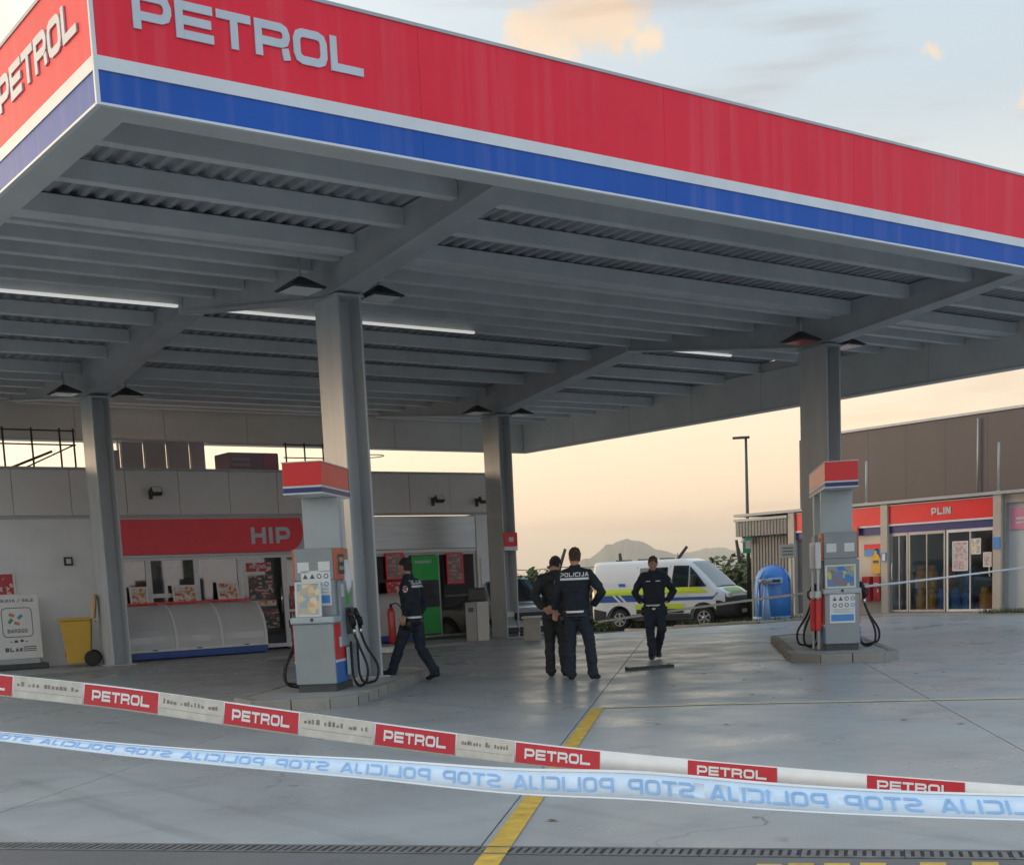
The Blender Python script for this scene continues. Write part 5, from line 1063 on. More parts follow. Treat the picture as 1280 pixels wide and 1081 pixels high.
# ------------------------------------------------------------------ people
def voxel(mb, size, smooth=6):
    me = bpy.data.meshes.new('tmp'); me.from_pydata([tuple(v) for v in mb.v], [], mb.f); o = bpy.data.objects.new('tmp', me); COL.objects.link(o)
    bm = bmesh.new(); bm.from_mesh(me); bmesh.ops.recalc_face_normals(bm, faces=bm.faces); bm.to_mesh(me); bm.free()
    m = o.modifiers.new('r', 'REMESH'); m.mode = 'VOXEL'; m.voxel_size = size; m2 = o.modifiers.new('s', 'SMOOTH'); m2.iterations = smooth; m2.factor = .5
    dg = bpy.context.evaluated_depsgraph_get(); ev = o.evaluated_get(dg); res = bpy.data.meshes.new_from_object(ev); bpy.data.objects.remove(o); return res
def ell(c, rx, ry, ax=(0, 0, 1), n=14, fx=(1, 0, 0)):
    ax = Vector(ax).normalized(); a = (Vector(fx)-ax*Vector(fx).dot(ax)).normalized(); b = ax.cross(a); c = Vector(c); return [c+a*rx*math.cos(2*math.pi*k/n)+b*ry*math.sin(2*math.pi*k/n) for k in range(n)]
def limb(mb, pts, rad, fx=(1, 0, 0)):
    pts = [Vector(p) for p in pts]; R = []
    for i, p in enumerate(pts):
        d = pts[min(i+1, len(pts)-1)]-pts[max(0, i-1)]; r = rad[i]; r = r if isinstance(r, tuple) else (r, r); R.append(ell(p, r[0], r[1], d, 14, fx))
    mb.rings(R)
def ball(mb, c, rx, ry, rz, T=None, n=12):
    R = []
    for i in range(1, n):
        t = math.pi*i/n; R.append([Vector((rx*math.sin(t)*math.cos(2*math.pi*k/16), ry*math.sin(t)*math.sin(2*math.pi*k/16), -rz*math.cos(t))) for k in range(16)])
    mb.rings([[(T @ p if T is not None else p)+Vector(c) for p in r] for r in R])
def hand(mb, w, d, side, curl=.5, thumb_dir=None):
    """palm from wrist w along d with five fingers"""
    d = Vector(d).normalized(); w = Vector(w); up = Vector(thumb_dir or (0, -1, 0)); up = (up-d*up.dot(d)).normalized(); nrm = d.cross(up)*side
    limb(mb, [w-d*.03, w+d*.03, w+d*.09], [(.026, .022), (.040, .017), (.042, .014)], up)
    for k in range(4):
        b = w+d*.085+up*(.033-.022*k); L = (.075, .082, .076, .06)[k]; c = curl
        p1 = b+(d*math.cos(c)+nrm*math.sin(c))*L*.45; p2 = p1+(d*math.cos(2*c)+nrm*math.sin(2*c))*L*.33; p3 = p2+(d*math.cos(2.8*c)+nrm*math.sin(2.8*c))*L*.26
        limb(mb, [b-d*.02, p1, p2, p3], [.0100, .0095, .0088, .0075], up)
    b = w+d*.03+up*.034; p1 = b+(d*.6+up*.7).normalized()*.035; p2 = p1+(d*.9+up*.25+nrm*.2).normalized()*.03; limb(mb, [b-up*.015, p1, p2], [.0125, .011, .009], up)
def person(label, loc, facing, J, look, top='uniform', hair='hair_dark', text=True, H=1.0, pocket=True):
    """J: local joints, front is -y.  facing: world direction of the front"""
    rz = rz_face(facing); r = empty('person', loc, rz, label, 'person', 'people on the forecourt'); T = WM[r.name] @ Matrix.Scale(H, 4)
    V = lambda p: Vector(p)
    pel, che, nec, hea = V(J['pelvis']), V(J['chest']), V(J['neck']), V(J['head'])
    sp = che-pel
    def arm_pts(s): return V(J['sh'+s]), V(J['el'+s]), V(J['wr'+s])
    # ---- body (skin)
    b = MB()
    b.rings([ell(pel+Vector((0, 0, -.06)), .15, .105), ell(pel+Vector((0, 0, .05)), .155, .105), ell(pel.lerp(che, .45), .135, .095), ell(che, .165, .11), ell(che.lerp(nec, .6), .15, .09), ell(nec-Vector((0, 0, .02)), .06, .062)])
    limb(b, [nec-Vector((0, .0, .06)), nec.lerp(hea, .35), hea], [.058, .054, .05])
    hq = Euler(look).to_matrix().to_4x4(); Hm = Matrix.Translation(hea) @ hq
    ball(b, hea, .073, .092, .118, hq); h = lambda p: Hm @ Vector(p)
    ball(b, h((0, -.045, -.055)), .050, .048, .058, hq)                 # jaw
    limb(b, [h((0, -.085, .03)), h((0, -.105, -.005)), h((0, -.112, -.024)), h((0, -.09, -.034))], [.010, .012, .015, .010])
    for s in (-1, 1): ball(b, h((s*.074, .005, -.01)), .010, .02, .032, hq, 8); ball(b, h((s*.03, -.085, .03)), .024, .012, .009, hq, 8)
    for s in ('L', 'R'):
        a0, a1, a2 = arm_pts(s); limb(b, [a0, a0.lerp(a1, .4), a1, a1.lerp(a2, .3), a2], [.05, .045, .038, .037, .026])
        k0, k1, k2 = V(J['hip'+s]), V(J['kn'+s]), V(J['an'+s]); limb(b, [k0, k0.lerp(k1, .4), k1, k1.lerp(k2, .35), k2], [.085, .075, .052, .055, .036])
        ft_ = V(J['toe'+s]); limb(b, [k2, k2.lerp(ft_, .5), k2.lerp(ft_, .8)], [.034, .026, .016])
        if J.get('hand'+s): hand(b, a2, a2-a1 if J['hand'+s] is True else J['hand'+s], 1 if s == 'L' else -1, J.get('curl', .45), J.get('thumb'+s))
    me = voxel(b, .0085, 3)
    def link(me, name, m, parent=None):
        me.name = name; me.materials.clear(); me.materials.append(MATS[m]); me.polygons.foreach_set('use_smooth', [True]*len(me.polygons)); o = bpy.data.objects.new(name, me); COL.objects.link(o); o.parent = parent or r; o.scale = (H, H, H) if parent is None else (1, 1, 1); WM[o.name] = T; return o
    body = link(me, 'body', 'skin')
    # ---- jacket
    j = MB(); hem = J.get('hem', -.03)
    j.rings([ell(pel+Vector((0, 0, hem-.03)), .172, .128), ell(pel+Vector((0, 0, hem+.03)), .178, .134), ell(pel.lerp(che, .3), .185, .142), ell(pel.lerp(che, .6), .188, .145), ell(che, .205, .142), ell(che.lerp(nec, .45), .190, .122), ell(che.lerp(nec, .8), .125, .10), ell(nec+Vector((0, 0, .02)), .075, .077), ell(nec+Vector((0, .0, .055)), .072, .074)])
    for s in ('L', 'R'):
        a0, a1, a2 = arm_pts(s); limb(j, [a0.lerp(che, .35), a0-Vector((0, 0, .012)), a0.lerp(a1, .35), a0.lerp(a1, .75), a1, a1.lerp(a2, .35), a1.lerp(a2, .8), a2.lerp(a1, .06)], [.080, .074, .071, .066, .063, .060, .050, .044]); limb(j, [nec-Vector((0, 0, .02)), nec.lerp(a0, .55)+Vector((0, 0, -.015)), a0-Vector((0, 0, .01))], [.06, .066, .066])
        ball(j, a0-Vector((0, 0, .015)), .074, .074, .07)
    me = voxel(j, .013, 8); rnd = random.Random(hash(label) % 1000)
    for v in me.vertices:
        c = v.co; v.co += v.normal*(.014*MN.noise(Vector((c.x*7+3, c.y*7, c.z*15+pel.x*9)))+.007*MN.noise(Vector((c.x*22, c.y*22, c.z*30+5))))
    jac = link(me, 'jacket', top)
    # ---- trousers
    t = MB(); t.rings([ell(pel+Vector((0, 0, -.12)), .160, .128), ell(pel+Vector((0, 0, -.04)), .170, .130), ell(pel+Vector((0, 0, .05)), .165, .122)])
    for s in ('L', 'R'):
        k0, k1, k2 = V(J['hip'+s]), V(J['kn'+s]), V(J['an'+s]); d = (k2-k1).normalized(); limb(t, [k0+Vector((0, 0, .04)), k0.lerp(k1, .3), k0.lerp(k1, .7), k1, k1.lerp(k2, .4), k1.lerp(k2, .8), k2+d*.02], [.102, .103, .088, .078, .075, .072, .074])
    me = voxel(t, .013, 5)
    for v in me.vertices:
        c = v.co; k = 1.0 if c.z < .62 else .6; v.co += v.normal*(k*.015*MN.noise(Vector((c.x*9+7, c.y*9, c.z*17)))+.006*MN.noise(Vector((c.x*26, c.y*26, c.z*30))))
    link(me, 'trousers', 'trousers' if top == 'uniform' else 'dark_jacket')
    # ---- shoes
    for s in ('L', 'R'):
        k2 = V(J['an'+s]); ft_ = V(J['toe'+s]); f = ft_-k2; fl = Vector((f.x, f.y, 0)); sh = MB()
        d = f.normalized(); heel = k2-fl.normalized()*.055+Vector((0, 0, J.get('lift'+s, 0)*0-.035))
        limb(sh, [heel, k2+Vector((0, 0, -.02)), k2.lerp(ft_, .55), ft_, ft_+fl.normalized()*.05], [(.040, .036), (.050, .050), (.052, .042), (.050, .034), (.032, .024)], (1, 0, 0)); limb(sh, [k2+Vector((0, 0, .05)), k2, k2-Vector((0, 0, .03))], [.05, .05, .045]); link(voxel(sh, .010, 3), 'shoe', 'leather')
    # ---- hair: shell over the skull
    hm = MB(); hr = []
    for i in range(1, 9):
        a = math.pi*.5*i/8; hr.append([h((.081*math.sin(a)*math.cos(t_), .012+.098*math.sin(a)*math.sin(t_), .022+.106*math.cos(a))) for t_ in [k*math.pi/10 for k in range(20)]])
    for drop, sc_ in ((-.03, .98), (-.06, .93), (-.085, .86)):
        ring = []
        for k in range(20):
            t_ = k*math.pi/10; f = max(0, -math.sin(t_))**.5; ring.append(h((.081*sc_*math.cos(t_), .012+.098*sc_*math.sin(t_)*(1 if math.sin(t_) > 0 else .88), .022+drop*(1-f*1.0)+f*.035)))
        hr.append(ring)
    hm.rings(hr); hme = voxel(hm, .008, 2)
    for v in hme.vertices: c = v.co; v.co += v.normal*(.004*math.sin(c.x*160+c.y*90)+.004*math.sin(c.z*130+c.y*140))
    link(hme, 'hair', hair)
    # ---- face
    def small(name, m, pts, rad):
        e = MB(); limb(e, [h(p) for p in pts], rad); return link(e.mesh(name, [m]), name, m, None)
    for s in (-1, 1):
        small('eye', 'eye_white', [(s*.019, -.0905, .012), (s*.030, -.0925, .013), (s*.042, -.085, .012)], [.003, .0075, .003]); small('pupil', 'eye_dark', [(s*.028, -.0995, .013), (s*.033, -.0985, .013)], [.0045, .0045]); small('eyebrow', hair, [(s*.014, -.096, .032), (s*.03, -.098, .037), (s*.048, -.085, .032)], [.003, .0045, .003])
    small('mouth', 'lip', [(-.024, -.083, -.060), (0, -.096, -.061), (.024, -.083, -.060)], [.003, .006, .003])
    # ---- belt, hem band, lettering
    if top == 'uniform':
        bl = MB(); z0 = pel.z+hem-.045
        bl.rings([ell(Vector((pel.x, pel.y, z0+dz)), .176+e_, .133+e_, n=24) for dz, e_ in ((-.022, 0), (-.02, .006), (.02, .006), (.022, 0))]); link(bl.mesh('belt', ['leather']), 'belt', 'leather'); MB
        bk = MB(); bk.box(-.03, .03, -.15, -.14, z0-.022, z0+.022); link(bk.mesh('buckle', ['chrome']), 'buckle', 'chrome')
        for s in (-1, 1): pc = MB(); pc.box(s*.19-.03, s*.19+.03, -.05, .06, z0-.11, z0+.03); link(pc.mesh('pouch', ['leather']), 'pouch', 'leather')
        bv = BVHTree.FromPolygons([v.co for v in jac.data.vertices], [p.vertices[:] for p in jac.data.polygons])
        def proj(p, d, h=.003):
            hit = bv.ray_cast(Vector(p)-Vector(d)*.6, Vector(d)); return (hit[0]-Vector(d)*h) if hit[0] is not None else Vector(p)
        hb = MB(); n = 48; zc = pel.z+hem+.012
        for k in range(n):
            a = 2*math.pi*k/n; o_ = Vector((math.cos(a), math.sin(a), 0))
            for z in (zc-.014, zc+.014):
                c = Vector((pel.x, pel.y, z)); hit = bv.ray_cast(c+o_*.22, -o_); hb.v.append((hit[0] if hit[0] is not None else c+o_*.18)+o_*.004)
        for k in range(n):
            if J.get('band', 'all') == 'front' and not (math.sin(2*math.pi*(k+.5)/n) < .2): continue
            hb.f.append([2*k, 2*((k+1) % n), 2*((k+1) % n)+1, 2*k+1]); hb.m.append(0); hb.sm.append(True)
        link(hb.mesh('hem_band', ['reflective']), 'hem_band', 'reflective')
        if text:
            tm = MB(); qs, w = text_quads('POLICIJA', .055, .95, .22, .16); zc = che.z+.10; xc = che.x
            for ch, q, kk, _ in qs:
                pts = [proj((xc+w/2-p[0], che.y+.1, zc+p[1]), (0, -1, 0), .004+.0008*kk) for p in q]; tm.add(pts, [(0, 1, 2, 3)])
            for i in range(8):
                x0 = xc+w/2-w*i/8; x1 = x0-w/8; tm.add([proj((x, che.y+.1, z), (0, -1, 0), .004) for x, z in ((x0, zc-.045), (x1, zc-.045), (x1, zc-.015), (x0, zc-.015))], [(0, 1, 2, 3)])
            link(tm.mesh('back_lettering', ['reflective']), 'back_lettering', 'reflective')
        fm = MB()
        for s in (-1, 1): fm.add([proj((che.x+s*x, che.y-.1, che.z+z), (0, 1, 0), .004) for x, z in ((.045, .035), (.12, .035), (.12, .048), (.045, .048))], [(0, 1, 2, 3)])
        link(fm.mesh('chest_stripe', ['reflective']), 'chest_stripe', 'reflective')
        a0, a1, _ = arm_pts('L'); c = a0.lerp(a1, .35); od = Vector((1, 0, 0)) if a0.x > 0 else Vector((-1, 0, 0)); pm = MB()
        pm.add([proj(c+Vector((0, .042*math.cos(k*math.pi/5), .048*math.sin(k*math.pi/5))), -od, .004) for k in range(10)], [tuple(range(10))]); link(pm.mesh('sleeve_badge', ['reflective']), 'sleeve_badge', 'reflective')
        pm = MB(); pm.add([proj(c+Vector((0, .026*math.cos(k*math.pi/5), .03*math.sin(k*math.pi/5))), -od, .0055) for k in range(10)], [tuple(range(10))]); link(pm.mesh('badge_centre', ['patch_red']), 'badge_centre', 'patch_red')
    return r
def stand(**k):
    J = dict(pelvis=(0, 0, .95), chest=(0, .0, 1.30), neck=(0, .01, 1.50), head=(0, -.02, 1.655), shL=(.175, .01, 1.425), shR=(-.175, .01, 1.425), elL=(.235, .04, 1.16), elR=(-.235, .04, 1.16), wrL=(.235, -.06, .93), wrR=(-.235, -.06, .93),
             hipL=(.088, 0, .90), hipR=(-.088, 0, .90), knL=(.10, -.02, .50), knR=(-.10, -.02, .50), anL=(.11, .02, .085), anR=(-.11, .02, .085), toeL=(.13, -.11, .035), toeR=(-.13, -.11, .035)); J.update(k); return J
def dirpx(px, dazi): a = YAW+math.atan((px-CX)/FPX)+R_(dazi); return Vector((math.sin(a), math.cos(a), 0))
# walking officer beside the front column
pA = G(520, 852); person('dark uniformed officer walking past the front column, seen from the side', (pA.x, pA.y, 0), dirpx(520, -66), stand(knL=(.08, -.20, .50), anL=(.08, -.34, .14), toeL=(.09, -.46, .15), knR=(-.09, .06, .49), anR=(-.09, .28, .13), toeR=(-.10, .17, .045), hipL=(.088, -.02, .90), hipR=(-.088, .02, .90), pelvis=(0, 0, .95), chest=(0, -.02, 1.30), neck=(0, -.03, 1.50), head=(0, -.07, 1.655), elL=(.25, .07, 1.17), wrL=(.24, -.02, .95), elR=(-.25, .10, 1.16), wrR=(-.22, .02, .95), handL=True, handR=True), (R_(4), 0, R_(-6)), hair='hair_dark', H=1.01)
# officer seen from behind
pB = G(724, 850); person('tall uniformed officer seen from behind with elbow bent and legs apart', (pB.x, pB.y, 0), dirpx(724, 8), stand(anL=(.10, .03, .085), knL=(.10, -.01, .50), toeL=(.11, -.10, .035), anR=(-.20, .02, .085), knR=(-.16, -.02, .50), toeR=(-.24, -.09, .035), elR=(-.36, .08, 1.18), wrR=(-.22, -.10, 1.0), elL=(.27, .03, 1.17), wrL=(.30, -.08, .96), handL=True, thumbL=(-1, 0, 0), shR=(-.185, .01, 1.435), shL=(.185, .01, 1.435), head=(.005, -.03, 1.665)), (R_(6), R_(-4), R_(28)), hair='hair_brown', H=1.015)
# dark figure beside him
pC = G(697, 846); person('person in plain dark jacket and trousers with bowed head beside tall officer', (pC.x, pC.y, 0), dirpx(694, 14), stand(chest=(0, -.03, 1.29), neck=(0, -.06, 1.47), head=(.0, -.14, 1.60), elL=(.27, .13, 1.16), wrL=(.10, .20, .98), elR=(-.27, .13, 1.16), wrR=(-.06, .21, .97), handL=(-.9, .1, -.2), handR=(.9, .1, -.2), thumbL=(0, 0, 1), thumbR=(0, 0, 1), anL=(.09, .02, .085), anR=(-.13, .02, .085), toeL=(.11, -.1, .035), toeR=(-.15, -.1, .035)), (R_(28), 0, R_(-10)), top='dark_jacket', hair='hair_dark', text=False, H=1.0)
# officer walking towards the camera
pD = G(820, 827); kD = 1.03; person('uniformed officer walking towards the tapes with hands in pockets', (pD.x*kD, pD.y*kD, 0), dirpx(822, 184), stand(pelvis=(0, 0, .94), chest=(0, -.02, 1.29), neck=(0, -.05, 1.48), head=(.005, -.11, 1.625), elL=(.33, .07, 1.15), elR=(-.33, .07, 1.15), wrL=(.21, -.08, .96), wrR=(-.21, -.08, .96), knL=(.12, -.10, .51), anL=(.02, .20, .16), toeL=(.05, .12, .05), knR=(-.08, -.10, .50), anR=(-.04, -.16, .085), toeR=(-.05, -.30, .04)), (R_(20), R_(3), R_(4)), hair='hair_brown', text=False, H=.97)

# ------------------------------------------------------------------ small things on and round the forecourt
# folding street sign by the grey wall
c0 = Vector((7.86, 27.95, 0.05)); r = empty('folding_sign', c0, R_(-4), 'white folding street sign with a rounded logo box beside the yellow bin', 'street sign'); T = WM[r.name]
MB().box(-.50, .50, -.26, .26, 0, .11, T).build('base', 'pump_dark', r, .02); MB().box(-.38, .38, -.05, .05, .111, .20, T).build('support', 'frame_alu', r)
bd = MB().box(-.46, .46, -.035, .035, .201, 1.52, T).build('board', 'frame_white', r, .02)
yy = -.0362
def SQ(name, m, x0, x1, z0, z1, d=.0, par=None): return MB().box(x0, x1, yy-.003-d, yy-d, z0, z1, T).build(name, m, par or bd)
rr = lambda w, h, q, cx, cz: [(cx+sx*(w-q)+q*math.cos(a), cz+sz*(h-q)+q*math.sin(a)) for sx, sz, a0 in ((1, 1, 0), (-1, 1, 90), (-1, -1, 180), (1, -1, 270)) for a in [R_(a0+t) for t in (0, 30, 60, 90)]]
MB().prism(rr(.30, .30, .09, .0, .95), yy-.003, yy, 'y', T).build('logo_outline', 'sticker_ink', bd); MB().prism(rr(.285, .285, .08, .0, .95), yy-.006, yy-.0031, 'y', T).build('logo_field', 'frame_white', bd)
for cx, cz, a, m in ((-.10, 1.10, 20, 'bars_orange'), (.06, 1.06, -40, 'bars_blue'), (-.13, .98, -50, 'green_sticker'), (-.01, .93, 15, 'bars_orange')): MB().box(-.055, .055, yy-.009, yy-.0065, -.032, .032, T @ T_((cx, 0, cz), 0, 0, R_(a))).build('logo_mark', m, bd, .002)
text_mesh('print', 'sticker_ink', bd, 'BARSGO', .075, lambda x, y, h: T @ Vector((-.205+x*.84, yy-.0072-h*.1, .74+y)), .9, .22, .16)
text_mesh('print', 'sticker_ink', bd, 'MENJAVA / SALE', .062, lambda x, y, h: T @ Vector((-.40+x*.92, yy-.0015-h*.1, 1.36+y)), .85, .2, .16)
for x0, x1, z in ((-.17, -.13, .55), (-.09, -.02, .54), (.03, .09, .55), (.13, .17, .55)): SQ('print', 'sticker_ink', x0, x1, z, z+.02+.03*(x0 > -.1 and x0 < .1))
text_mesh('print', 'sticker_ink', bd, 'BL', .085, lambda x, y, h: T @ Vector((-.28+x, yy-.0015-h*.1, .36+y)), .9, .3, .2); text_mesh('print', 'sticker_ink', bd, 'AS', .07, lambda x, y, h: T @ Vector((-.08+x, yy-.0015-h*.1, .36+y)), .9, .3, .2)
for z in (.44, .40, .36): SQ('print', 'sticker_ink', .08, .33, z, z+.018)
# yellow wheelie bin
p = G(104, 834); r = empty('wheelie_bin', (p.x-.17, p.y-.35, .05), R_(-112), 'yellow wheelie bin with paler raised lid beside the column', 'wheelie bin'); T = WM[r.name]
def frus(a, b, z0, z1, sh=0): return [[T @ Vector(q) for q in ((-a[0], -a[1], z0), (a[0], -a[1], z0), (a[0], a[1], z0), (-a[0], a[1], z0))], [T @ Vector(q) for q in ((-b[0], -b[1]-sh, z1), (b[0], -b[1]-sh, z1), (b[0], b[1], z1), (-b[0], b[1], z1))]]
o = MB().rings(frus((.20, .22), (.27, .30), .06, .93)).build('tub', 'bin_yellow', r, .02, smooth=False)
MB().box(-.29, .29, -.36, .30, .931, .985, T).build('rim', 'bin_yellow', r, .02); MB().box(-.27, .27, -.03, .05, 0, .50, T @ T_((0, .32, .95), 0, R_(-8))).build('lid', 'bin_lid', r, .03)
for s in (-1, 1): MB().lathe([(.13, -.03), (.16, -.025), (.16, .025), (.13, .03)], 18, T=T @ T_((s*.25, .27, .16), 0, 0, R_(90))).build('wheel', 'rubber', r)
MB().tube([T @ Vector((-.22, .36, .90)), T @ Vector((.22, .36, .90))], .018, 8).build('handle', 'bin_yellow', r); MB().box(-.12, .06, -.297, -.290, .62, .80, T @ T_((0, 0, 0), 0, R_(-4.5)) @ Matrix.Translation((0, .06, 0))).build('sticker', 'green_sticker', r); MB().box(-.08, .10, -.262, -.25, .20, .36, T).build('plate', 'cabinet_red', r)
# grey bin and concrete block by the corner column
p = PY(620, 798, 25.7); r = empty('waste_bin', (17.72, 25.75, .045+gz(17.8, 25.7)-.02), R_(-38), 'grey and white litter cabinet in front of the corner column', 'waste bin'); T = WM[r.name]
MB().box(-.26, .0, -.25, .25, .02, .92, T).build('cabinet', 'bin_grey', r, .015); MB().box(.004, .26, -.25, .25, .02, .93, T).build('cabinet', 'bin_white', r, .015); MB().box(-.19, -.07, -.256, -.251, .70, .80, T).build('emblem', 'sticker_ink', r); MB().box(-.2, .22, .0, .24, .932, 1.25, T).build('hood', 'pump_dark', r, .05)
p = G(668, 801); r = empty('concrete_block', (p.x+.1, p.y+.2, gz(p.x, p.y)), R_(-40), 'beige concrete plinth standing right of the corner column', 'plinth'); T = WM[r.name]
MB().box(-.19, .19, -.19, .19, 0, .52, T).build('block', 'concrete_block', r, .02); MB().box(-.23, .23, -.23, .23, .521, .57, T).build('cap', 'bin_white', r, .02)
# red sign boards on the corner column
x = fx_(1, 26.8); r = empty('column_sign', (x, 26.4, 2.2), 0, 'small red and white sign on the corner column', 'sign'); MB().box(x-.20, x+.20, 26.42, 26.45, 2.22, 2.55).build('red_plate', 'kiosk_red', r, .004); MB().box(x-.20, x+.20, 26.42, 26.45, 2.12, 2.215).build('white_plate', 'paper', r, .003); MB().box(x-.06, x+.08, 26.413, 26.4195, 2.33, 2.44).build('mark', 'letter_white', r)
p = PX(604, 738, x-.36); r = empty('wall_notice', (19.2, 28.2, 1.2), 0, 'white and red notice beside the litter cabinet', 'notice'); BX('sheet', 'paper', r, 19.70, 20.0, SY-.05, SY-.03, 1.25, 2.0); BX('red_foot', 'bars_orange', r, 19.70, 20.0, SY-.052, SY-.0301, 1.08, 1.245)
# fire extinguisher
x, y = 16.22, 27.15; r = empty('fire_extinguisher', (x, y, .05), 0, 'red fire extinguisher with black hose beside the front column', 'fire extinguisher')
MB().lathe([(.085, 0), (.09, .02), (.09, .72), (.07, .80), (.03, .84)], 16, c=(x, y, .06)).build('cylinder', 'extinguisher_red', r); MB().lathe([(.03, 0), (.035, .05), (.02, .08)], 10, c=(x, y, .9)).build('valve', 'black', r)
MB().tube(spline([(x, y, .95), (x+.14, y-.05, .98), (x+.26, y-.08, .80), (x+.30, y-.08, .45), (x+.30, y-.08, .18)], 6), .014, 8).build('hose', 'rubber', r); MB().lathe([(.02, 0), (.03, .1)], 8, c=(x+.30, y-.08, .08)).build('nozzle', 'chrome', r)
# white box on the ground behind the officer
p = G(527, 819); o = BX('white_box', 'paper', None, p.x-.2, p.x+.14, p.y+1.0, p.y+1.3, .046, .14, .02); tag(o, 'small flat white box on the paving behind walking officer', 'box'); BX('lid', 'frame_white', o, p.x-.21, p.x+.15, p.y+.99, p.y+1.31, .141, .16, .004)
# plank on the ground
a, b = G(783, 838), G(841, 833.5); d = (b-a).normalized(); n_ = Vector((-d.y, d.x, 0)); r = empty('plank', (a+b)/2, 0, 'dark wooden plank lying on concrete near the walking officer', 'plank')
mb = MB(); mb.add([q+Vector((0, 0, z)) for z in (.001, .045) for q in (a-n_*.05, b-n_*.05, b+n_*.05, a+n_*.05)], [(3, 2, 1, 0), (4, 5, 6, 7), (0, 1, 5, 4), (1, 2, 6, 5), (2, 3, 7, 6), (3, 0, 4, 7)]); mb.build('board', 'wood_dark', r, .006)
MB().box(-.03, .03, -.07, .07, .046, .06, T_(a.lerp(b, .04), math.atan2(d.y, d.x))).build('end_strap', 'galv', r); MB().box(-.03, .03, -.07, .07, .046, .06, T_(a.lerp(b, .96), math.atan2(d.y, d.x))).build('end_strap', 'galv', r)
# scattered leaves and scraps
me = None
LEAF = [(842, 858), (908, 906), (822, 905), (940, 868), (1020, 868), (967, 872), (1095, 869), (700, 960), (620, 805), (660, 835), (1180, 840), (1105, 832), (1200, 905), (990, 838), (1000, 850), (1240, 850), (930, 850), (880, 842), (700, 817), (905, 808), (566, 862), (350, 905), (420, 905), (945, 1022), (690, 1026), (512, 870), (1130, 900), (860, 835), (1145, 842), (770, 815), (955, 835)]
for i, (px, py) in enumerate(LEAF):
    q = G(px, py); s = random.uniform(.022, .045)
    if me is None:
        mb = MB(); mb.add([(-1, 0, .1), (-.4, -.45, .25), (.5, -.4, .15), (1.1, 0, .35), (.5, .42, .2), (-.4, .45, .3), (0, 0, .05)], [(6, 0, 1), (6, 1, 2), (6, 2, 3), (6, 3, 4), (6, 4, 5), (6, 5, 0)]); o = mb.build('fallen_leaf', 'leaf_dry'); me = o.data
    else: o = bpy.data.objects.new('fallen_leaf', me); COL.objects.link(o)
    o.location = (q.x, q.y, gz(q.x, q.y)+.004); o.scale = (s, s*random.uniform(.6, 1), s*.5); o.rotation_euler = (0, 0, random.uniform(0, 6)); tag(o, 'brown fallen leaf lying on the concrete forecourt', 'leaf', 'fallen leaves on the forecourt')
# igloo recycling bin
q = G(967, 772); bx, by = q.x*1.02, q.y*1.02; r = empty('recycling_igloo', (bx, by, .06+gz(bx, by)), R_(-40), 'tall blue domed recycling container by the grey cabin', 'recycling bin'); T = WM[r.name]
prof = [(.46, .02), (.56, .10), (.585, .5), (.575, .95), (.53, 1.2), (.44, 1.38), (.30, 1.50), (.12, 1.56), (.02, 1.57)]
MB().lathe(prof, 24, T=T @ Matrix.Diagonal((.95, 1.05, 1, 1))).build('shell', 'igloo_blue', r)
MB().box(-.20, .20, -.66, -.52, 1.02, 1.20, T).build('mouth', 'igloo_light', r, .03); MB().box(-.12, .12, -.665, -.655, 1.07, 1.14, T).build('slot', 'black', r)
MB().tube([T @ Vector(p_) for p_ in ((-.50, -.34, .1), (-.52, -.36, .6), (-.46, -.34, 1.15), (-.30, -.28, 1.42))], .03, 8).build('edge_rib', 'igloo_light', r); MB().tube([T @ Vector(p_) for p_ in ((.50, -.34, .1), (.52, -.36, .6), (.46, -.34, 1.15), (.30, -.28, 1.42))], .03, 8).build('edge_rib', 'igloo_light', r); MB().lathe([(.6, 0), (.6, .09)], 20, T=T).build('foot', 'igloo_light', r)
q = G(958, 774); q = q*.985; r = empty('standpipe', (q.x, q.y, .06), 0, 'pale metal post with funnel head in front of the blue container', 'post'); MB().tube([(q.x, q.y, 0), (q.x, q.y, .95)], [.13, .05], 10).build('post', 'igloo_light', r); MB().lathe([(.05, 0), (.18, .1), (.2, .16), (.16, .17)], 12, c=(q.x, q.y, .95)).build('head', 'galv', r)
# street lamp and its green sign, small parking sign
q = G(937, 773)*1.12; r = empty('street_lamp', (q.x, q.y, gz(q.x, q.y)), 0, 'tall thin grey street lamp with flat head beside the cabin', 'street lamp'); hl = EYE+(AT(937, 547, 1)-Vector((0, 0, EYE))).z*Vector((q.x, q.y)).length/Vector((ray(937, 547).x, ray(937, 547).y)).length
MB().tube([(q.x, q.y, -.3), (q.x, q.y, hl)], [.07, .04], 10).build('pole', 'pump_dark', r); MB().box(-.42, .12, -.09, .09, hl-.02, hl+.05, T_((q.x, q.y, 0), R_(-46))).build('head', 'pump_dark', r, .02)
zg = PX(937, 680, q.x).z; sgp = LN(0, 0); r = empty('green_sign', (q.x, q.y, zg), R_(-46), 'small green sign fixed to the street lamp pole', 'sign'); T = WM[r.name]; MB().box(-.17, .17, -.11, -.085, -.28, .28, T).build('plate', 'sign_green', r, .004); MB().box(-.08, .08, -.114, -.1105, -.14, .12, T).build('symbol', 'paper', r); MB().box(-.05, .05, -.084, -.04, -.1, .1, T).build('clamp', 'galv', r)
q = G(986, 773)*1.0; r = empty('small_sign', (q.x, q.y, .05), R_(-46), 'small beige notice sign on a thin post by the blue container', 'sign'); T = WM[r.name]; MB().tube([T @ Vector((.1, 0, 0)), T @ Vector((.1, 0, 2.02))], .03, 8).build('post', 'galv', r); MB().box(-.22, .22, -.05, -.03, 1.62, 2.0, T).build('plate', 'post_cream', r, .004)
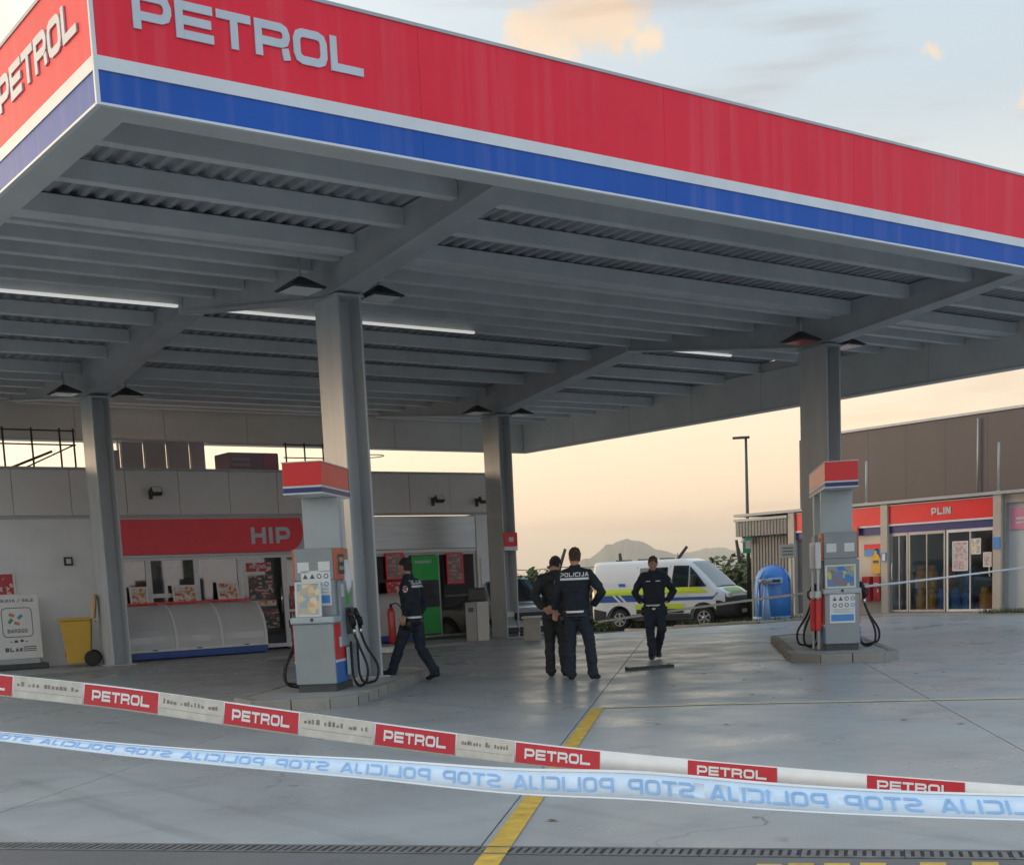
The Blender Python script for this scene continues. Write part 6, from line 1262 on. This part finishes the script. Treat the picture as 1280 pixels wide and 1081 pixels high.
for k in range(3): MB().box(-.15, .15, -.054, -.0505, 1.70+k*.09, 1.73+k*.09, T).build('print', 'sticker_ink', r)
# ------------------------------------------------------------------ fence, vegetation
fence = empty('perimeter_fence', (38, 48, -.7), 0, 'wire fence with leaning concrete posts behind the van', 'fence')
FP = []
for i, px in enumerate((560, 632, 699, 777, 843, 925, 1005, 1090)):
    d = ray(px, 715); h = math.hypot(d.x, d.y); D = 58-i*.6; c = Vector((d.x/h*D, d.y/h*D, -.75)); FP.append(c)
    ln = (0, .25, .30, -.05, .55, -.12, .2, .1)[i]
    MB().tube([c, c+Vector((0, 0, 2.5)), c+LV*ln+Vector((0, 0, 3.05+.15*(i % 3)))], [.10, .085, .06], 6).build('post', 'wood_dark', fence)
for z in (.4, .8, 1.2, 1.6, 2.0, 2.35, 2.6):
    for a, b in zip(FP[:-1], FP[1:]): MB().tube([a+Vector((0, 0, z)), (a+b)/2+Vector((0, 0, z-.08)), b+Vector((0, 0, z))], .016, 4, cap=False).build('wire', 'rail_dark', fence)
def leaf_cloud(mb, c, rx, ry, rz, n, ls, droop=.4):
    for i in range(n):
        u = random.random()**.45; th = random.uniform(0, 2*math.pi); ph = math.acos(random.uniform(-1, 1)); p = Vector((rx*u*math.sin(ph)*math.cos(th), ry*u*math.sin(ph)*math.sin(th), rz*u*math.cos(ph)))+Vector(c)
        a = Vector((random.uniform(-1, 1), random.uniform(-1, 1), random.uniform(-1, .4))).normalized(); b = a.cross(Vector((random.uniform(-1, 1), random.uniform(-1, 1), random.uniform(-1, 1)))).normalized(); L = ls*random.uniform(.6, 1.4); w = L*.38
        mb.cm = random.randrange(2); mb.add([p, p+a*L*.5+b*w, p+a*L, p+a*L*.5-b*w], [(0, 1, 2, 3)])
def shrub(c, h, w, label, seed, spiky):
    random.seed(seed); r = empty('shrub', c, 0, label, 'shrub', 'shrubs along the fence'); st = MB(); lf = MB(); c = Vector(c); n = 9 if not spiky else 12
    for k in range(n):
        a = random.uniform(0, 6.28); d = random.uniform(.1, 1)*w; top = c+Vector((math.cos(a)*d, math.sin(a)*d, h*random.uniform(.6, 1.0))); mid = c.lerp(top, .5)+Vector((random.uniform(-.15, .15), random.uniform(-.15, .15), .1)); st.tube([c+Vector((math.cos(a)*d*.3, math.sin(a)*d*.3, 0)), mid, top], [.035, .025, .01], 5)
        if spiky:
            for t in range(7): q = c.lerp(top, .15+.85*t/6); leaf_cloud(lf, q, .13, .13, .2, 12, .24)
        else: leaf_cloud(lf, top-Vector((0, 0, h*.12)), w*.42, w*.42, h*.20, 300, .13); leaf_cloud(lf, mid, w*.5, w*.5, h*.25, 240, .13); leaf_cloud(lf, c+Vector((math.cos(a)*d*.6, math.sin(a)*d*.6, .25)), w*.5, w*.5, .35, 130, .13)
    st.build('stem', 'bark', r); lf.build('foliage', ['leaf_a', 'leaf_b'], r)
spots = []
for i, px in enumerate((648, 668, 690, 712, 735, 757, 780, 800, 824, 848, 868, 888, 905, 920, 938, 955, 975, 1000, 1030)):
    d = ray(px, 715); hh_ = math.hypot(d.x, d.y); D = 53+random.uniform(-2, 4); tall = px > 895 or px < 700
    spots.append(((d.x/hh_*D, d.y/hh_*D, -.75), (2.5 if px < 700 else 2.75) if tall else 1.8, 1.0 if tall else 1.3, tall, px))
names = {True: 'tall loose green shrub with upright shoots', False: 'low bushy green shrub'}
wh = ['left of the silver car roof', 'between the column and the dark figures', 'behind the bowed figure', 'behind the tall officer', 'behind the van rear', 'behind the van tail roof', 'behind the van side window', 'behind the walking officer', 'behind the van cab', 'behind the van mirror', 'behind the windscreen edge', 'right of the van windscreen', 'between van nose and cabin', 'nearest the cabin corner', 'just behind the street lamp', 'behind the cabin eave', 'behind the cabin wall', 'behind the cream post', 'behind the pump with white masts']
for i, (c, h, w, tall, px) in enumerate(spots): shrub(c, h, w, names[tall]+' '+wh[i], 100+i, tall)
# weeds at the kerb by the gas store
random.seed(5); mb = MB()
for i in range(900):
    x_ = 30.0+random.uniform(-.55, .3)*.5; y_ = random.uniform(17.5, 20.6) if i % 3 else random.uniform(24.2, 29); x_ = x_ if i % 3 else random.uniform(26.4, 29.6); q = gp(x_, y_, .03 if i % 3 else .06); h = random.uniform(.05, .16); a = random.uniform(0, 6.3); b = Vector((math.cos(a), math.sin(a), 0)); mb.add([q-b*.012, q+b*.012, q+b*random.uniform(.01, .06)+Vector((0, 0, h))], [(0, 1, 2)])
tag(mb.build('weeds', 'grass'), 'short green weeds along the kerb by the gas store', 'weeds', kind='stuff')
random.seed(11)
# ------------------------------------------------------------------ haze over the plain
hz = MB().box(-7800, 7800, -250, 7800, -60, 260).build('haze', 'paper'); hz.data.materials.clear(); m = bpy.data.materials.new('haze'); m.use_nodes = True; t = m.node_tree; t.nodes.clear()
o_ = t.nodes.new('ShaderNodeOutputMaterial'); pv = t.nodes.new('ShaderNodeVolumePrincipled'); pv.inputs['Color'].default_value = (1.0, .95, .88, 1); pv.inputs['Density'].default_value = .00021; pv.inputs['Anisotropy'].default_value = .75; t.links.new(pv.outputs[0], o_.inputs['Volume']); hz.data.materials.append(m)
tag(hz, 'pale evening haze lying over the plain', 'haze', kind='stuff')
